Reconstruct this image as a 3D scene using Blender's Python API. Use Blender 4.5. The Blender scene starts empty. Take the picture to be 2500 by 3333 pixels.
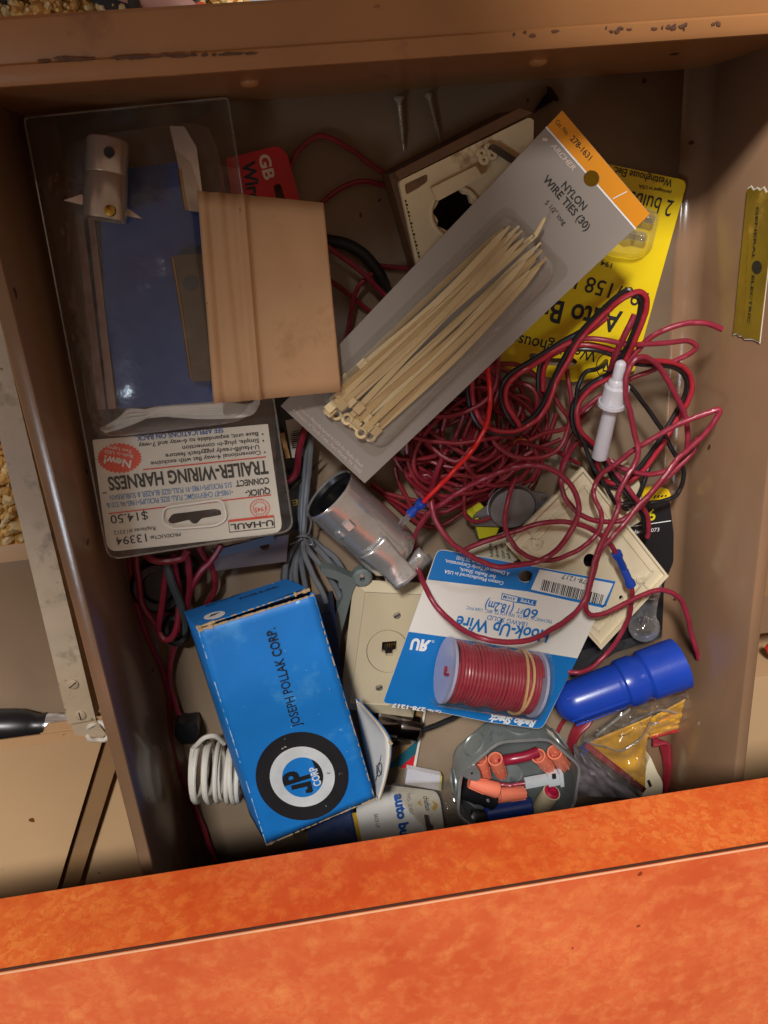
import bpy, math, random
from mathutils import Vector, Matrix, Euler, noise
random.seed(7)
S = bpy.context.scene
COL = S.collection
R = math.radians

# ------------------------------------------------------------------ camera, world, lights, exposure
CAM_LOC = Vector((0.11304762, -0.05277352, 0.43032879))
CAM_ROT = Euler((R(-21.04636689), R(-7.16627547), R(-4.61298821)), 'XYZ')
FPX = 2515.3
cd = bpy.data.cameras.new('camera'); cam = bpy.data.objects.new('camera', cd); COL.objects.link(cam)
cam.location = CAM_LOC; cam.rotation_euler = CAM_ROT
cd.sensor_fit = 'VERTICAL'; cd.sensor_height = 36; cd.lens = 36 * FPX / 3333
cd.clip_start = 0.01; cd.clip_end = 50
S.camera = cam
W = bpy.data.worlds.new('World'); S.world = W; W.use_nodes = True
W.node_tree.nodes['Background'].inputs[0].default_value = (1.0, 0.71, 0.50, 1)
W.node_tree.nodes['Background'].inputs[1].default_value = 0.22

def area(name, loc, target, size, power, color):
    l = bpy.data.lights.new(name, 'AREA'); l.shape = 'DISK'; l.size = size; l.energy = power; l.color = color
    o = bpy.data.objects.new(name, l); COL.objects.link(o); o.location = loc
    o.rotation_euler = (Vector(target) - Vector(loc)).to_track_quat('-Z', 'Y').to_euler()
    return o
area('ceiling_lamp', (-0.34, 1.16, 1.85), (0.15, -0.2, 0), 0.32, 78, (1.0, 0.98, 0.955))
area('window_light', (-0.75, -0.62, 1.25), (0.1, -0.2, 0), 0.24, 3.2, (0.75, 0.88, 1.0))
S.view_settings.view_transform = 'Standard'; S.view_settings.look = 'None'
S.view_settings.gamma = 1; S.view_settings.exposure = 0.14
try: S.view_settings.use_curve_mapping = False
except Exception: pass
S.cycles.max_bounces = 10; S.cycles.transparent_max_bounces = 16

# ------------------------------------------------------------------ measuring helpers (photo pixels -> metres in the drawer)
RM = CAM_ROT.to_matrix()
def ray(u, v): return RM @ Vector(((u - 1250) / FPX, -(v - 1666.5) / FPX, -1))
def P(u, v, z):                       # z in millimetres above the drawer bottom
    d = ray(u, v); return CAM_LOC + d * ((z / 1000 - CAM_LOC.z) / d.z)
def PX(u, v, x):
    d = ray(u, v); return CAM_LOC + d * ((x - CAM_LOC.x) / d.x)
def PY(u, v, y):
    d = ray(u, v); return CAM_LOC + d * ((y - CAM_LOC.y) / d.y)
class Plane:
    def __init__(s, a, b, c, world=False):
        if not world: a, b, c = P(*a), P(*b), P(*c)
        s.o = a; s.x = (b - a).normalized(); n = (b - a).cross(c - a).normalized()
        if n.dot(CAM_LOC - a) < 0: n = -n
        s.n = n; s.y = n.cross(s.x)
    def hit(s, u, v, off=0.0):
        d = ray(u, v); return CAM_LOC + d * ((s.o + s.n * off - CAM_LOC).dot(s.n) / d.dot(s.n))
    def poly(s, pts, off=0.0): return [s.hit(u, v, off) for u, v in pts]
    def ell(s, u, v, rx, ry=None, off=0.0, n=32, rot=0):
        ry = ry or rx
        out = []
        for k in range(n):
            a = 2 * math.pi * k / n; x, y = rx * math.cos(a), ry * math.sin(a)
            out.append((u + x * math.cos(rot) - y * math.sin(rot), v + x * math.sin(rot) + y * math.cos(rot)))
        return s.poly(out, off)
def rnd(pts, r, seg=4):               # round the corners of a polygon given in pixels
    out = []; n = len(pts); rs = r if isinstance(r, (list, tuple)) else [r] * n
    for i in range(n):
        p = Vector(pts[i]).to_2d(); a = Vector(pts[i - 1]).to_2d(); b = Vector(pts[(i + 1) % n]).to_2d()
        da, db = (a - p), (b - p); rr = min(rs[i], da.length * .45, db.length * .45)
        if rr < 1e-6: out.append(tuple(p)); continue
        q0, q1 = p + da.normalized() * rr, p + db.normalized() * rr
        for k in range(seg + 1):
            t = k / seg; out.append(tuple(q0 * (1 - t) ** 2 + p * 2 * t * (1 - t) + q1 * t * t))
    return out
def crop(ox, oy, sc=1660 / 830):
    return lambda *pts: [(ox + p[0] / sc, oy + p[1] / sc) + tuple(p[2:]) for p in pts]
c12 = crop(1200, 1000, 2); c5 = crop(1670, 750, 2); c6 = crop(1670, 1450, 2); c9 = crop(900, 1450, 2)
c3 = crop(300, 1700, 2); c0 = crop(0, 2000, 2); cb = crop(830, 200, 2); cr = crop(1670, 0, 2)
cq = crop(1100, 2250, 4.1475); cj = crop(1430, 2330, 3.318); cn = crop(880, 1280, 3.687); cl = crop(1670, 2000, 2); cu = crop(300, 1380, 2.37)

# ------------------------------------------------------------------ materials
def lin(h):
    h = h.lstrip('#'); c = [int(h[i:i + 2], 16) / 255 for i in (0, 2, 4)]
    return tuple((x / 12.92 if x <= .04045 else ((x + .055) / 1.055) ** 2.4) for x in c) + (1,)
MC = {}
def nodes(name):
    m = bpy.data.materials.new(name); m.use_nodes = True; t = m.node_tree
    return m, t, t.nodes['Principled BSDF'], t.nodes.new('ShaderNodeTexCoord')
def noise_node(t, tc, sc, det=4, rough=.55):
    n = t.nodes.new('ShaderNodeTexNoise'); n.inputs['Scale'].default_value = sc; n.inputs['Detail'].default_value = det
    n.inputs['Roughness'].default_value = rough; t.links.new(tc.outputs['Object'], n.inputs['Vector']); return n
def mixc(t, fac, a, b, mode='MIX'):
    n = t.nodes.new('ShaderNodeMix'); n.data_type = 'RGBA'; n.blend_type = mode
    for sock, val in ((n.inputs[0], fac), (n.inputs[6], a), (n.inputs[7], b)):
        if hasattr(val, 'links'): t.links.new(val, sock)
        else: sock.default_value = val
    return n.outputs[2]
def ramp(t, src, p0, p1):
    n = t.nodes.new('ShaderNodeMapRange'); t.links.new(src, n.inputs[0]); n.inputs[1].default_value = p0; n.inputs[2].default_value = p1
    n.clamp = True; return n.outputs[0]
def mat(name, col, rough=.5, metal=0, var=.12, vs=60, bump=0, bs=400, spec=.5, specks=None, wear=None, coat=0, trans=0, sss=0):
    if name in MC: return MC[name]
    m, t, b, tc = nodes(name); c = lin(col)
    n = noise_node(t, tc, vs)
    dark = tuple(x * (1 - var) for x in c[:3]) + (1,); lite = tuple(min(1, x * (1 + var)) for x in c[:3]) + (1,)
    out = mixc(t, ramp(t, n.outputs[0], .3, .7), dark, lite)
    if wear:                           # (colour, scale, threshold) large stains
        w = noise_node(t, tc, wear[1], 6, .65); out = mixc(t, ramp(t, w.outputs[0], wear[2], wear[2] + .12), out, lin(wear[0]))
    if specks:                         # (colour, scale, threshold) small chips
        w = noise_node(t, tc, specks[1], 2, .5); out = mixc(t, ramp(t, w.outputs[0], specks[2], specks[2] + .02), out, lin(specks[0]))
    t.links.new(out, b.inputs['Base Color'])
    rn = noise_node(t, tc, vs * .7, 3); rr = t.nodes.new('ShaderNodeMapRange'); t.links.new(rn.outputs[0], rr.inputs[0])
    rr.inputs[3].default_value = max(.02, rough * .8); rr.inputs[4].default_value = min(1, rough * 1.2)
    t.links.new(rr.outputs[0], b.inputs['Roughness'])
    b.inputs['Metallic'].default_value = metal; b.inputs['Specular IOR Level'].default_value = spec
    b.inputs['Coat Weight'].default_value = coat; b.inputs['Coat Roughness'].default_value = .15
    if trans: b.inputs['Transmission Weight'].default_value = trans
    if sss:
        b.inputs['Subsurface Weight'].default_value = sss; b.inputs['Subsurface Radius'].default_value = (.004, .003, .002); b.inputs['Subsurface Scale'].default_value = 1
    if bump:
        bn = noise_node(t, tc, bs, 4); bp = t.nodes.new('ShaderNodeBump'); bp.inputs['Strength'].default_value = bump; bp.inputs['Distance'].default_value = .001
        t.links.new(bn.outputs[0], bp.inputs['Height']); t.links.new(bp.outputs[0], b.inputs['Normal'])
    MC[name] = m; return m
def film(name, tint='#f4f2ee', gloss=.10, rough=.06, bump=.25, bs=90, haze=.05):   # thin clear plastic
    if name in MC: return MC[name]
    m, t, b, tc = nodes(name); t.nodes.remove(b)
    tr = t.nodes.new('ShaderNodeBsdfTransparent'); tr.inputs[0].default_value = lin(tint)
    gl = t.nodes.new('ShaderNodeBsdfGlossy'); gl.inputs['Roughness'].default_value = rough; gl.inputs[0].default_value = (1, 1, 1, 1)
    fr = t.nodes.new('ShaderNodeFresnel'); ge = t.nodes.new('ShaderNodeNewGeometry'); io = t.nodes.new('ShaderNodeMapRange')
    io.inputs[3].default_value = 1.45; io.inputs[4].default_value = 1 / 1.45; t.links.new(ge.outputs['Backfacing'], io.inputs[0]); t.links.new(io.outputs[0], fr.inputs[0])
    ad = t.nodes.new('ShaderNodeMath'); ad.operation = 'ADD'; ad.use_clamp = True; ad.inputs[1].default_value = gloss * .4
    mx = t.nodes.new('ShaderNodeMixShader'); bn = noise_node(t, tc, bs, 3); bp = t.nodes.new('ShaderNodeBump')
    bp.inputs['Strength'].default_value = bump; bp.inputs['Distance'].default_value = .002
    L = t.links.new
    L(bn.outputs[0], bp.inputs['Height']); L(bp.outputs[0], gl.inputs['Normal']); pass
    L(fr.outputs[0], ad.inputs[0]); L(ad.outputs[0], mx.inputs[0]); L(tr.outputs[0], mx.inputs[1]); L(gl.outputs[0], mx.inputs[2])
    df = t.nodes.new('ShaderNodeBsdfDiffuse'); df.inputs[0].default_value = (.82, .80, .78, 1); lw = t.nodes.new('ShaderNodeLayerWeight'); lw.inputs[0].default_value = .35
    hz = t.nodes.new('ShaderNodeMapRange'); hz.inputs[3].default_value = haze * .6; hz.inputs[4].default_value = min(.6, haze * 6); L(lw.outputs['Facing'], hz.inputs[0])
    sc_ = noise_node(t, tc, 180, 6, .7); ms = t.nodes.new('ShaderNodeMath'); ms.operation = 'MULTIPLY'; L(hz.outputs[0], ms.inputs[0]); mr = t.nodes.new('ShaderNodeMapRange'); L(sc_.outputs[0], mr.inputs[0]); mr.inputs[1].default_value = .3; mr.inputs[2].default_value = .75; mr.inputs[3].default_value = .4; mr.inputs[4].default_value = 1.9; L(mr.outputs[0], ms.inputs[1])
    m2 = t.nodes.new('ShaderNodeMixShader'); L(ms.outputs[0], m2.inputs[0]); L(mx.outputs[0], m2.inputs[1]); L(df.outputs[0], m2.inputs[2])
    L(m2.outputs[0], t.nodes['Material Output'].inputs[0]); MC[name] = m; return m
def orange_mat(name, c0, c1, c2, c3, fl, ck):
    m, t, b, tc = nodes(name); L = t.links.new
    n1 = noise_node(t, tc, 110, 5, .6); n2 = noise_node(t, tc, 15, 4, .6); n3 = noise_node(t, tc, 260, 3)
    vo = t.nodes.new('ShaderNodeTexVoronoi'); vo.inputs['Scale'].default_value = 330; vw = t.nodes.new('ShaderNodeMix'); vw.data_type = 'VECTOR'; vw.inputs[0].default_value = .02; L(tc.outputs['Object'], vw.inputs[4]); L(n1.outputs[1], vw.inputs[5]); L(vw.outputs[1], vo.inputs['Vector'])
    ve = t.nodes.new('ShaderNodeTexVoronoi'); ve.feature = 'DISTANCE_TO_EDGE'; ve.inputs['Scale'].default_value = 170
    wn = noise_node(t, tc, 60, 3); ad = t.nodes.new('ShaderNodeMix'); ad.data_type = 'VECTOR'; ad.inputs[0].default_value = .012
    L(tc.outputs['Object'], ad.inputs[4]); L(wn.outputs[1], ad.inputs[5]); L(ad.outputs[1], ve.inputs['Vector'])
    c = mixc(t, ramp(t, n2.outputs[0], .35, .65), lin(c0), lin(c1))
    c = mixc(t, ramp(t, n1.outputs[0], .48, .80), c, lin(c2))
    sep = t.nodes.new('ShaderNodeSeparateColor'); L(vo.outputs['Color'], sep.inputs[0])
    f = t.nodes.new('ShaderNodeMath'); f.operation = 'MULTIPLY'; L(ramp(t, sep.outputs[0], .30, 1.0), f.inputs[0]); L(ramp(t, n2.outputs[0], .38, .62), f.inputs[1])
    f2 = t.nodes.new('ShaderNodeMath'); f2.operation = 'MULTIPLY'; f2.inputs[1].default_value = fl; L(f.outputs[0], f2.inputs[0])
    c = mixc(t, f2.outputs[0], c, lin(c3))
    e = t.nodes.new('ShaderNodeMath'); e.operation = 'MULTIPLY'; inv = t.nodes.new('ShaderNodeMath'); inv.operation = 'SUBTRACT'; inv.inputs[0].default_value = 1
    L(ramp(t, ve.outputs['Distance'], 0, .055), inv.inputs[1]); L(inv.outputs[0], e.inputs[0]); L(ramp(t, n1.outputs[0], .42, .60), e.inputs[1])
    e2 = t.nodes.new('ShaderNodeMath'); e2.operation = 'MULTIPLY'; e2.inputs[1].default_value = ck; L(e.outputs[0], e2.inputs[0])
    c = mixc(t, e2.outputs[0], c, lin('#8e2c0c'))
    sp = noise_node(t, tc, 130, 1, .4); c = mixc(t, ramp(t, sp.outputs[0], .80, .82), c, lin('#7a3010'))
    L(c, b.inputs['Base Color']); b.inputs['Roughness'].default_value = .34; b.inputs['Specular IOR Level'].default_value = .45
    bp = t.nodes.new('ShaderNodeBump'); bp.inputs['Strength'].default_value = .08; bp.inputs['Distance'].default_value = .0006
    L(n3.outputs[0], bp.inputs['Height']); L(bp.outputs[0], b.inputs['Normal'])
    return m
M_PAINT = mat('tan_drawer_paint', '#82644c', .20, var=.09, vs=14, specks=('#4a2a18', 70, .74), bump=.04, bs=160, spec=.5)
M_FLOOR = mat('dusty_drawer_bottom', '#917d68', .36, var=.10, vs=16, wear=('#87715a', 30, .62), specks=('#4a3524', 150, .735), bump=.04, bs=160)
M_FRONT = mat('brown_front_paint', '#98683f', .30, var=.10, vs=18, specks=('#3c2216', 55, .72), wear=('#7d4e33', 26, .62), bump=.05, bs=150)
M_PALE = mat('pale_tan_paint', '#bb9872', .33, var=.06, vs=12, specks=('#6b3d1d', 85, .735), bump=.04, bs=160)
M_RAIL = mat('worn_rail_paint', '#b9a68b', .45, var=.10, vs=50, wear=('#8f8168', 55, .56), specks=('#7c6a4f', 120, .70), bump=.08)
M_DARKGAP = mat('dark_cavity', '#1a120d', .8)
M_ORANGE = orange_mat('orange_laminate', '#b54a24', '#c45c33', '#cd7440', '#d68a4c', .26, .18); M_ORANGE_LIT = orange_mat('orange_laminate_lit', '#c2481c', '#d05c28', '#dc7634', '#e48c44', .48, .32)  # edge copy coloured brighter: light on the front face put into the colour
M_KRAFT = mat('kraft_core', '#3a1c0c', .7)
M_WHITE = mat('white_card', '#dcd8d0', .55, var=.03, vs=30)
M_INK = mat('black_ink', '#1e1d1f', .6, var=.1)
M_BLUEINK = mat('blue_ink', '#2a5fa8', .5, var=.05)
M_LBLUE = mat('light_blue_ink', '#5a86bd', .5, var=.05)
M_REDINK = mat('red_ink', '#d8452c', .5, var=.05)
M_WHITEINK = mat('white_ink', '#e4e4e4', .5, var=.03)
M_CLEAR = film('clear_plastic', gloss=.03, rough=.10, bump=.5, bs=60, haze=.035)
M_CLEAR2 = film('clear_bag', '#eeeae2', .12, .12, .12, 60, haze=.02)
M_RWIRE = mat('red_wire_pvc', '#872436', .38, var=.14, vs=70, wear=('#6d2030', 90, .62))
M_DRWIRE = mat('dark_red_wire_pvc', '#83202c', .40, var=.14, vs=70, wear=('#5c1a22', 90, .62))
M_BRED = mat('bright_red_pvc', '#c81c1c', .35, var=.05)
M_BLACK = mat('black_plastic', '#17171a', .35, var=.15, bump=.03)
M_BLKWIRE = mat('black_wire_pvc', '#1b1a1c', .32, var=.1)
M_GREYWIRE = mat('grey_wire_pvc', '#73777d', .35, var=.1)
M_COPPER = mat('bare_copper', '#c98a55', .3, 1, var=.2, vs=300)
M_STEEL = mat('zinc_steel', '#d6d4d2', .20, .75, var=.12, vs=60, wear=('#8d8a90', 70, .60), bump=.08, bs=180)
M_GALV = mat('galvanised_steel', '#8f9593', .40, .5, var=.18, vs=45, wear=('#5f6462', 50, .55), bump=.10, bs=140)
M_SCREW = mat('screw_steel', '#b8ad9c', .30, .6, var=.2, vs=200)
M_CREAM = mat('cream_plastic', '#d3c6a8', .42, var=.05, vs=25, bump=.03)
M_BEIGE = mat('beige_plastic', '#c3b496', .40, var=.05, vs=25, bump=.03)
M_TANCARD = mat('manila_card', '#b99069', .75, var=.08, vs=24, bump=.10, bs=350, wear=('#a57e57', 26, .58), specks=('#8d6846', 210, .74))
M_RSBLUE = mat('bright_blue_card', '#1770b8', .45, var=.05, vs=25)
M_BOXBLUE = mat('blue_carton', '#1c7acc', .5, var=.10, vs=22, wear=('#3f90d6', 38, .58), specks=('#8fc0e8', 110, .755), bump=.06, bs=120)
M_BOXEDGE = mat('torn_kraft_edge', '#b39b78', .8, var=.2, vs=200)
M_YELLOW = mat('yellow_card', '#e3c405', .5, var=.05, vs=20)
M_ORHEAD = mat('orange_card', '#d8890f', .5, var=.05, vs=20)
M_GREYCARD = mat('grey_card', '#8e857d', .40, var=.06, vs=20)
M_NYLON = mat('aged_nylon', '#c9aa76', .45, var=.1, vs=50, sss=.15)
M_REDCARD = mat('red_card', '#c3151f', .5, var=.06)
M_NAVY = mat('navy_paper', '#10397a', .36, var=.12, vs=20)
M_BROWNBOX = mat('brown_bakelite', '#5a3a20', .5, var=.2, vs=40, wear=('#3c2614', 60, .55), bump=.1)
M_OLDCREAM = mat('aged_cream_plastic', '#d6bd94', .5, var=.14, vs=30, wear=('#8a6a42', 40, .58), bump=.08)
M_FUSE = mat('frosted_plastic', '#c9c6cc', .32, var=.04, sss=.3)
M_BLUETERM = mat('blue_vinyl', '#1c3f9c', .3, var=.08)
M_CAPBLUE = mat('blue_plastic', '#1d3fa3', .28, var=.05, specks=('#6a7590', 95, .74), bump=.03)
M_SALMON = mat('salmon_plastic', '#e27a5e', .45, var=.06)
M_LUG = mat('white_nylon_plug', '#b7babd', .35, var=.05, sss=.15)
M_GREYPL = mat('grey_plastic', '#6d7674', .5, var=.08, bump=.05)
M_DKBLUE = mat('dark_blue_plastic', '#1b2f6b', .35, var=.1)
M_GOLD = mat('gold_ink', '#c29a2b', .45, var=.1)
M_TEAL = mat('teal_ink', '#155a68', .5, var=.08)
M_WCOIL = mat('ivory_cable_pvc', '#d6d0c3', .38, var=.06)
M_BRASS = mat('brass', '#b08a3c', .3, 1, var=.15)
M_AMBER = mat('amber_paper', '#e2aa14', .5, var=.12, vs=40)
M_SKIN = mat('skin', '#dfb0a8', .5, var=.08, vs=40, sss=.1)
M_NAIL = mat('nail_polish', '#e0563f', .2)
M_STRAP = mat('sandal_rubber', '#3a3a3d', .6)
M_CLOTH = mat('dark_cloth', '#3b3f4c', .85, var=.15)
M_LAV = mat('lavender_spool_plastic', '#a9abcc', .3, var=.05, sss=.2)
M_GLASS = film('bulb_glass', '#e6e6e6', .3, .03, .05, 40)

M_DKSCREW = mat('dark_screw', '#3c2b22', .4, .6)

# ------------------------------------------------------------------ geometry builder
def spline(pts, k=6, closed=False):
    pts = [Vector(p) for p in pts]; n = len(pts); out = []
    rng = range(n) if closed else range(n - 1)
    for i in rng:
        p0 = pts[(i - 1) % n] if closed or i > 0 else pts[0] * 2 - pts[1]
        p1, p2 = pts[i], pts[(i + 1) % n]
        p3 = pts[(i + 2) % n] if closed or i + 2 < n else p2 * 2 - p1
        for j in range(k):
            t = j / k
            out.append(.5 * ((2 * p1) + (p2 - p0) * t + (2 * p0 - 5 * p1 + 4 * p2 - p3) * t * t + (3 * p1 - p0 - 3 * p2 + p3) * t ** 3))
    if not closed: out.append(pts[-1].copy())
    return out
TXT = {}
def glyphs(s, bold, shear):
    key = (s, bold, shear)
    if key in TXT: return TXT[key]
    c = bpy.data.curves.new('glyphs', 'FONT'); c.body = s; c.size = 1; c.offset = bold; c.shear = shear; c.resolution_u = 3
    o = bpy.data.objects.new('glyphs', c); COL.objects.link(o); me = o.to_mesh()
    vs = [v.co.copy() for v in me.vertices]; fs = [tuple(p.vertices) for p in me.polygons]
    o.to_mesh_clear(); bpy.data.objects.remove(o); bpy.data.curves.remove(c)
    x0 = min(v.x for v in vs); x1 = max(v.x for v in vs)
    TXT[key] = ([(v.x - x0, v.y) for v in vs], fs, x1 - x0); return TXT[key]
def holed(outer, holes):              # planar polygon with holes -> (2D verts, faces)
    c = bpy.data.curves.new('outline', 'CURVE'); c.dimensions = '2D'; c.fill_mode = 'BOTH'
    for loop in [outer] + holes:
        sp = c.splines.new('POLY'); sp.points.add(len(loop) - 1); sp.use_cyclic_u = True
        for p, q in zip(sp.points, loop): p.co = (q[0] * 100, q[1] * 100, 0, 1)
    o = bpy.data.objects.new('outline', c); COL.objects.link(o); me = o.to_mesh()
    vs = [(v.co.x / 100, v.co.y / 100) for v in me.vertices]; fs = [tuple(p.vertices) for p in me.polygons]
    o.to_mesh_clear(); bpy.data.objects.remove(o); bpy.data.curves.remove(c); return vs, fs
class G:
    def __init__(s): s.v = []; s.f = []; s.m = []; s.mats = []
    def mi(s, m):
        if m not in s.mats: s.mats.append(m)
        return s.mats.index(m)
    def add(s, vs, fs, m):
        k = len(s.v); i = s.mi(m); s.v += [Vector(v) for v in vs]
        for f in fs: s.f.append(tuple(a + k for a in f)); s.m.append(i)
        return s
    def face(s, pts, m): return s.add(pts, [tuple(range(len(pts)))], m)
    def prism(s, top, down, m, side=None):
        n = len(top); down = Vector(down)
        nr = (Vector(top[1]) - Vector(top[0])).cross(Vector(top[2]) - Vector(top[0]))
        bot = [Vector(p) + down for p in top]
        area_n = Vector((0, 0, 0))
        for i in range(n): area_n += Vector(top[i]).cross(Vector(top[(i + 1) % n]))
        up = area_n.dot(down) < 0
        a = tuple(range(n)); b = tuple(range(n, 2 * n))
        s.add(list(top), [a if up else a[::-1]], m)
        k = [Vector(p) for p in top] + bot; q = []
        for i in range(n):
            j = (i + 1) % n; f = (i, i + n, j + n, j); q.append(f if up else f[::-1])
        q.append(b[::-1] if up else b); s.add(k, q, side or m); return s
    def box(s, lo, hi, m):
        x0, y0, z0 = lo; x1, y1, z1 = hi
        return s.prism([(x0, y0, z1), (x1, y0, z1), (x1, y1, z1), (x0, y1, z1)], (0, 0, z0 - z1), m)
    def obox(s, a, b, w, h, m, up=(0, 0, 1)):       # bar from a to b, width w, height h (centred)
        a, b = Vector(a), Vector(b); d = (b - a).normalized(); sd = d.cross(Vector(up)).normalized(); u = sd.cross(d)
        return s.prism([a - sd * w / 2 + u * h / 2, b - sd * w / 2 + u * h / 2, b + sd * w / 2 + u * h / 2, a + sd * w / 2 + u * h / 2], -u * h, m)
    def tube(s, pts, r, m, n=8, closed=False, off=None):
        pts = [Vector(p) for p in pts]; N = len(pts); rs = r if isinstance(r, (list, tuple)) else [r] * N
        vs = []; prev = None
        for i in range(N):
            a = pts[i - 1] if (i > 0 or closed) else pts[i]; b = pts[(i + 1) % N] if (i < N - 1 or closed) else pts[i]
            t = (b - a).normalized() if (b - a).length > 1e-9 else Vector((1, 0, 0))
            if prev is None: prev = t.orthogonal()
            nx = (prev - t * prev.dot(t)); nx = nx.normalized() if nx.length > 1e-9 else t.orthogonal().normalized()
            prev = nx; ny = t.cross(nx)
            for k in range(n):
                an = 2 * math.pi * k / n; vs.append(pts[i] + (nx * math.cos(an) + ny * math.sin(an)) * rs[i])
        fs = []
        for i in range(N if closed else N - 1):
            j = (i + 1) % N
            for k in range(n): fs.append((i * n + k, i * n + (k + 1) % n, j * n + (k + 1) % n, j * n + k))
        if not closed: fs += [tuple(range(n))[::-1], tuple(range((N - 1) * n, N * n))]
        return s.add(vs, fs, m)
    def wire(s, pts, r, m, k=6, n=8):
        sp = spline([P(*p) for p in pts], k); a_ = min(.0006, r * .42)
        sp = [p + noise.noise_vector(p * 75 + Vector((pts[0][0], 0, 0))) * a_ + noise.noise_vector(p * 220) * a_ * .35 for p in sp]
        return s.tube(sp, r, m, n)
    def lathe(s, prof, o, axis, m, n=24, capped=True, flat=1.0, side=None):
        o = Vector(o); ax = Vector(axis).normalized(); e1 = Vector(side) if side else ax.orthogonal(); e1 = (e1 - ax * e1.dot(ax)).normalized(); e2 = ax.cross(e1)
        vs = []; fs = []
        for r, h in prof:
            for k in range(n):
                a = 2 * math.pi * k / n; vs.append(o + ax * h + e1 * (r * math.cos(a)) + e2 * (r * flat * math.sin(a)))
        for i in range(len(prof) - 1):
            for k in range(n): fs.append((i * n + k, i * n + (k + 1) % n, (i + 1) * n + (k + 1) % n, (i + 1) * n + k))
        if capped: fs += [tuple(range(n))[::-1], tuple(range((len(prof) - 1) * n, len(prof) * n))]
        return s.add(vs, fs, m)
    def grid(s, fn, nx, ny, m):
        vs = [fn(i / nx, j / ny) for j in range(ny + 1) for i in range(nx + 1)]
        fs = [(j * (nx + 1) + i, j * (nx + 1) + i + 1, (j + 1) * (nx + 1) + i + 1, (j + 1) * (nx + 1) + i) for j in range(ny) for i in range(nx)]
        return s.add(vs, fs, m)
    def text(s, pl, txt, a, b, h, m, bold=.012, shear=0, off=.0003, mirror=False):
        gv, gf, w = glyphs(txt, bold, shear); A, B = pl.hit(*a), pl.hit(*b); t = (B - A); L = t.length; t.normalize(); up = pl.n.cross(t)
        px = math.hypot(b[0] - a[0], b[1] - a[1]); sy = h * L / px / .70; sx = L / w
        if mirror: return s.add([B - t * (x * sx) + up * (y * sy) + pl.n * off for x, y in gv], [f[::-1] for f in gf], m)
        return s.add([A + t * (x * sx) + up * (y * sy) + pl.n * off for x, y in gv], gf, m)
    def line(s, pl, a, b, w, m, off=.0003):
        A, B = pl.hit(*a, off), pl.hit(*b, off); px = math.hypot(b[0] - a[0], b[1] - a[1]); ww = w * (B - A).length / px
        sd = pl.n.cross((B - A).normalized()) * ww / 2; return s.face([A - sd, B - sd, B + sd, A + sd], m)
    def ring(s, po, pi, m):
        n = len(po); return s.add(list(po) + list(pi), [(i, (i + 1) % n, n + (i + 1) % n, n + i) for i in range(n)], m)
    def sheet(s, pl, outer, holes, th, m):          # pixel polygon with holes, given thickness
        def loc(p): q = pl.hit(*p) - pl.o; return (q.dot(pl.x), q.dot(pl.y))
        o2 = [loc(p) for p in outer]; h2 = [[loc(p) for p in h] for h in holes]
        vs, fs = holed(o2, h2); w = lambda p, z: pl.o + pl.x * p[0] + pl.y * p[1] + pl.n * z
        s.add([w(p, 0) for p in vs], fs, m); s.add([w(p, -th) for p in vs], [f[::-1] for f in fs], m)
        for loop in [o2] + h2:
            n = len(loop); s.add([w(p, 0) for p in loop] + [w(p, -th) for p in loop], [(i, (i + 1) % n, n + (i + 1) % n, n + i) for i in range(n)], m)
        return s
    def printed(s, pl, outer, holes, off, m):       # ink area with holes, on a plane
        def loc(p): q = pl.hit(*p) - pl.o; return (q.dot(pl.x), q.dot(pl.y))
        vs, fs = holed([loc(p) for p in outer], [[loc(p) for p in h] for h in holes])
        w = [pl.o + pl.x * p[0] + pl.y * p[1] + pl.n * off for p in vs]; up = (w[fs[0][1]] - w[fs[0][0]]).cross(w[fs[0][2]] - w[fs[0][0]]).dot(pl.n) > 0
        return s.add(w, fs if up else [f[::-1] for f in fs], m)
    def build(s, name, parent=None, smooth=40, origin=None, bevel=0, solid=0, sub=0):
        me = bpy.data.meshes.new(name); lo = Vector([min(v[i] for v in s.v) for i in range(3)]); hi = Vector([max(v[i] for v in s.v) for i in range(3)])
        if origin is None: origin = Vector(((lo.x + hi.x) / 2, (lo.y + hi.y) / 2, lo.z))
        me.from_pydata([v - origin for v in s.v], [], s.f); me.validate()
        for m in s.mats: me.materials.append(m)
        if len(me.polygons) == len(s.m): me.polygons.foreach_set('material_index', s.m)
        o = bpy.data.objects.new(name, me); COL.objects.link(o)
        if smooth:
            for p in me.polygons: p.use_smooth = True
            me.set_sharp_from_angle(angle=R(smooth))
        if parent is not None:
            o.parent = parent; root = parent
            off = Vector((0, 0, 0))
            while root is not None: off += root.location; root = root.parent
            o.location = origin - off
        else: o.location = origin
        if solid: md = o.modifiers.new('solidify', 'SOLIDIFY'); md.thickness = solid; md.offset = -1
        if bevel: md = o.modifiers.new('bevel', 'BEVEL'); md.width = bevel; md.segments = 2; md.limit_method = 'ANGLE'; md.angle_limit = R(50)
        if sub: md = o.modifiers.new('subsurf', 'SUBSURF'); md.levels = sub; md.render_levels = sub
        return o
def thing(name, label, cat, loc=(0, 0, 0), group=None):
    o = bpy.data.objects.new(name, None); COL.objects.link(o); o.location = loc; o.empty_display_size = .01
    return tag(o, label, cat, group)
def tag(o, label, cat, group=None):
    o['label'] = label; o['category'] = cat
    if group: o['group'] = group
    return o
def struct(o): o['kind'] = 'structure'; return o

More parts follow.
